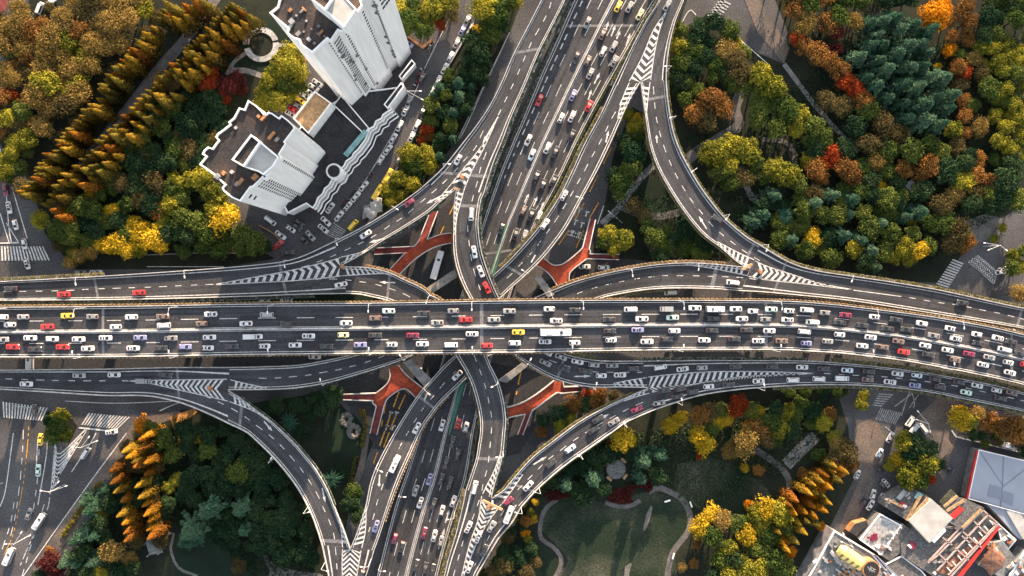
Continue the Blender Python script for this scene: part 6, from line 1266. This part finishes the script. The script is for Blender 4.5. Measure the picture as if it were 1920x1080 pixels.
for i, (x, y, a, lab) in enumerate(((178, 828, .4, 'white three armed lamp post at the end of the striped wedge'), (122, 908, .35, 'white three armed lamp post halfway down the avenue'), (58, 1002, .5, 'white three armed lamp post beside the white minibus on the avenue'), (1842, 462, 3.0, 'white gantry lamp with long arms at the right crossing'), (1712, 785, 2.3, 'white lamp with short arms by the white trucks'), (768, 183, -.5, 'white lamp post with arms on the street at the tower foot'), (1575, 1008, 2.2, 'thin white lamp post by the diagonal conifer row'), (6, 905, 3.5, 'white three armed lamp post at the left edge avenue'))):
    p = P(x, y, 0); o = tag(empty('street_lamp', p, a), lab, 'street lamp', 'multi armed street lamps')
    for n_, mm_ in (('pole', MM[0]), ('lamp_head', MM[1])): link(bpy.data.objects.new(n_, mm_), o)
for x, y, z, lab in ((642, 500, T, 'orange crash cushion at the tip of the left upper fork'), (866, 332, T, 'orange crash cushion in the top striped wedge'), (394, 728, T, 'orange crash cushion in the lower left striped wedge'), (917, 951, T, 'orange crash cushion in the bottom striped wedge'), (1425, 510, T, 'orange crash cushion in the right striped wedge')):
    p = P(x, y, z); b = MB(); b.tube((p.x, p.y, z), (p.x, p.y, z+1.1), .8, .7, 12); b.box((p.x, p.y, z+.5), (1.0, 2.0, .9), .6); tag(b.build('crash_cushion', M['yellow'] if 0 else M['orange_wood']), lab, 'crash cushion', 'crash cushions at the ramp forks')
for x0, y0, x1, y1, z, lab in ((905, 938, 942, 956, T+6, 'pale overhead sign gantry across the bottom fork'), (1392, 506, 1410, 495, T+5, 'pale sign gantry on the right fork'), (850, 352, 862, 356, T+5, 'small sign frame on the top fork')):
    p, q = P(x0, y0, z), P(x1, y1, z); d = q-p; r = tag(empty('sign_gantry', ((p.x+q.x)/2, (p.y+q.y)/2, T)), lab, 'sign gantry'); b = MB(); b.box(((p.x+q.x)/2, (p.y+q.y)/2, z), (d.length, .8, .9), math.atan2(d.y, d.x)); b.build('beam', M['roof_tan'], r)
    b = MB(); b.tube(((p.x+q.x)/2, (p.y+q.y)/2, T), ((p.x+q.x)/2, (p.y+q.y)/2, z), .3); b.build('post', M['steel'], r)

# ------------------------------------------------------------------ people and scooters
def person_mesh(walk):
    V = []; E = []; Rr = []
    def add(p, r, par=None):
        V.append(p); Rr.append(r)
        if par is not None: E.append((par, len(V)-1))
        return len(V)-1
    pel = add((0, 0, .95), .14); ch = add((.01, 0, 1.25), .155, pel); nk = add((.01, 0, 1.47), .065, ch); hd = add((.03, 0, 1.58), .085, nk); add((.02, 0, 1.70), .09, hd); add((.115, 0, 1.60), .02, hd)
    for s in (1, -1):
        hip = add((0, s*.10, .90), .10, pel); kn = add((s*walk*.16+.03, s*.11, .50), .065, hip); an = add((s*walk*.22-.04, s*.11, .09), .045, kn); add((s*walk*.22+.14, s*.12, .04), .04, an)
        sh = add((0, s*.19, 1.42), .07, ch); el = add((-s*walk*.10-.03, s*.25, 1.13), .05, sh); wr = add((-s*walk*.18+.05, s*.25, .88), .032, el); pm = add((-s*walk*.2+.07, s*.25, .81), .03, wr)
        for k in range(4): f1 = add((-s*walk*.21+.05+.02*k, s*.255, .76-.004*abs(k-1)), .009, pm); add((-s*walk*.21+.06+.02*k, s*.245, .71+.006*abs(k-1)), .008, f1)
        th = add((-s*walk*.2+.115, s*.235, .79), .009, wr); add((-s*walk*.2+.125, s*.23, .75), .008, th)
    me = bpy.data.meshes.new('person'); me.from_pydata(V, E, []); o = bpy.data.objects.new('person_source', me); link(o)
    m = o.modifiers.new('skin', 'SKIN'); o.modifiers.new('sub', 'SUBSURF').levels = 1
    for i, v in enumerate(me.skin_vertices[0].data): v.radius = (Rr[i], Rr[i]); v.use_root = (i == 0)
    dg = bpy.context.evaluated_depsgraph_get(); out = bpy.data.meshes.new_from_object(o.evaluated_get(dg)); bpy.data.objects.remove(o)
    out.name = 'person'; out.materials.clear()
    for n_ in ('skin', 'cloth_dark', 'steel'): out.materials.append(M[n_])
    for p in out.polygons: z = p.center.z; p.material_index = 0 if z > 1.46 or (z < .86 and abs(p.center.y) > .2) else 2 if z > .93 else 1
    hb = MB(); hb.tube((.0, 0, 1.64), (-.005, 0, 1.80), .10, .045, 10); return out, hb.mesh('hair', M['black'])
PMESH = [person_mesh(1), person_mesh(-.8)]
COAT = [mat('coat_'+n, c, .9, 0) for n, c in (('navy', (.02, .025, .05)), ('red', (.35, .03, .03)), ('beige', (.3, .24, .16)), ('black', (.015, .015, .016)))]
for i, (x, y, a, c, lab) in enumerate(((14, 467, 0, 3, 'person in black walking on the upper left crosswalk near its left end'), (80, 465, 3, 3, 'person in black walking on the upper left crosswalk near its right end'), (21, 768, 1.6, 0, 'person in navy crossing the lower left crosswalk'), (1852, 509, 2.4, 3, 'person in black crossing at the right edge crosswalk'), (1817, 501, .8, 0, 'person in navy beside the right edge crosswalk'),
        (1882, 441, 1, 3, 'person in black walking on the street above the right edge crosswalk'), (1879, 470, 4, 0, 'person in navy walking near the gantry lamp on the right'), (1641, 798, 2, 1, 'person in red at the end of the lower right crosswalk'), (1262, 1037, 1.3, 2, 'person in beige by the bench on the winding path'), (672, 856, 1, 1, 'person in red on the sandy path'), (905, 171, 1, 1, 'person in red on the service road beside the tree strip'))):
    o = bpy.data.objects.new('person', PMESH[i % 2][0]); p = P(x, y, .9); o.location = (p.x, p.y, .14); o.rotation_euler = (0, 0, a); link(o); o.material_slots[2].link = 'OBJECT'; o.material_slots[2].material = COAT[c]; link(bpy.data.objects.new('hair', PMESH[i % 2][1]), o); tag(o, lab, 'person', 'people walking')
sb = MB(); sb.box((0, 0, .5), (.9, .3, .35)); sb.box((-.15, 0, .78), (.7, .28, .14)); sb.tube((.5, 0, .3), (.35, 0, 1.05), .05, n=6); sb.tube((.36, -.33, 1.02), (.36, .33, 1.02), .025, n=6); sb.box((.46, 0, .75), (.12, .34, .4)); sbm = sb.mesh('scooter', M['black'])
sw = MB(); sw.tube((0, -.05, 0), (0, .05, 0), .25, n=12); swm = sw.mesh('wheel', M['tyre'])
SC = [mat('scooter_'+n, c, .4, 0) for n, c in (('black', (.02, .02, .022)), ('grey', (.15, .15, .16)), ('red', (.3, .02, .02)), ('white', (.5, .5, .5)))]
random.seed(6)
for (x0, y0), (x1, y1), n_, lab in (((793, 128), (776, 162), 13, 'small motor scooter parked in the row at the tall tower foot'), ((768, 186), (752, 208), 10, 'small motor scooter parked in the row by the white annex'), ((700, 322), (640, 388), 22, 'small motor scooter parked along the stepped cornice building'), ((602, 376), (586, 396), 9, 'small motor scooter parked at the corner of the podium')):
    for k in range(n_):
        t = k/(n_-1); p = P(x0+(x1-x0)*t+random.uniform(-2, 2), y0+(y1-y0)*t+random.uniform(-2, 2), .5); o = bpy.data.objects.new('scooter', sbm); o.location = (p.x, p.y, .15); o.rotation_euler = (0, 0, -.6+random.uniform(-.3, .3)); link(o)
        o.material_slots[0].link = 'OBJECT'; o.material_slots[0].material = SC[random.choice((0, 0, 0, 1, 1, 2, 3))]
        for sx in (.55, -.5): q = bpy.data.objects.new('wheel', swm); q.location = (sx, 0, .25); link(q, o)
        tag(o, lab, 'scooter', lab.replace('scooter', 'scooters'))
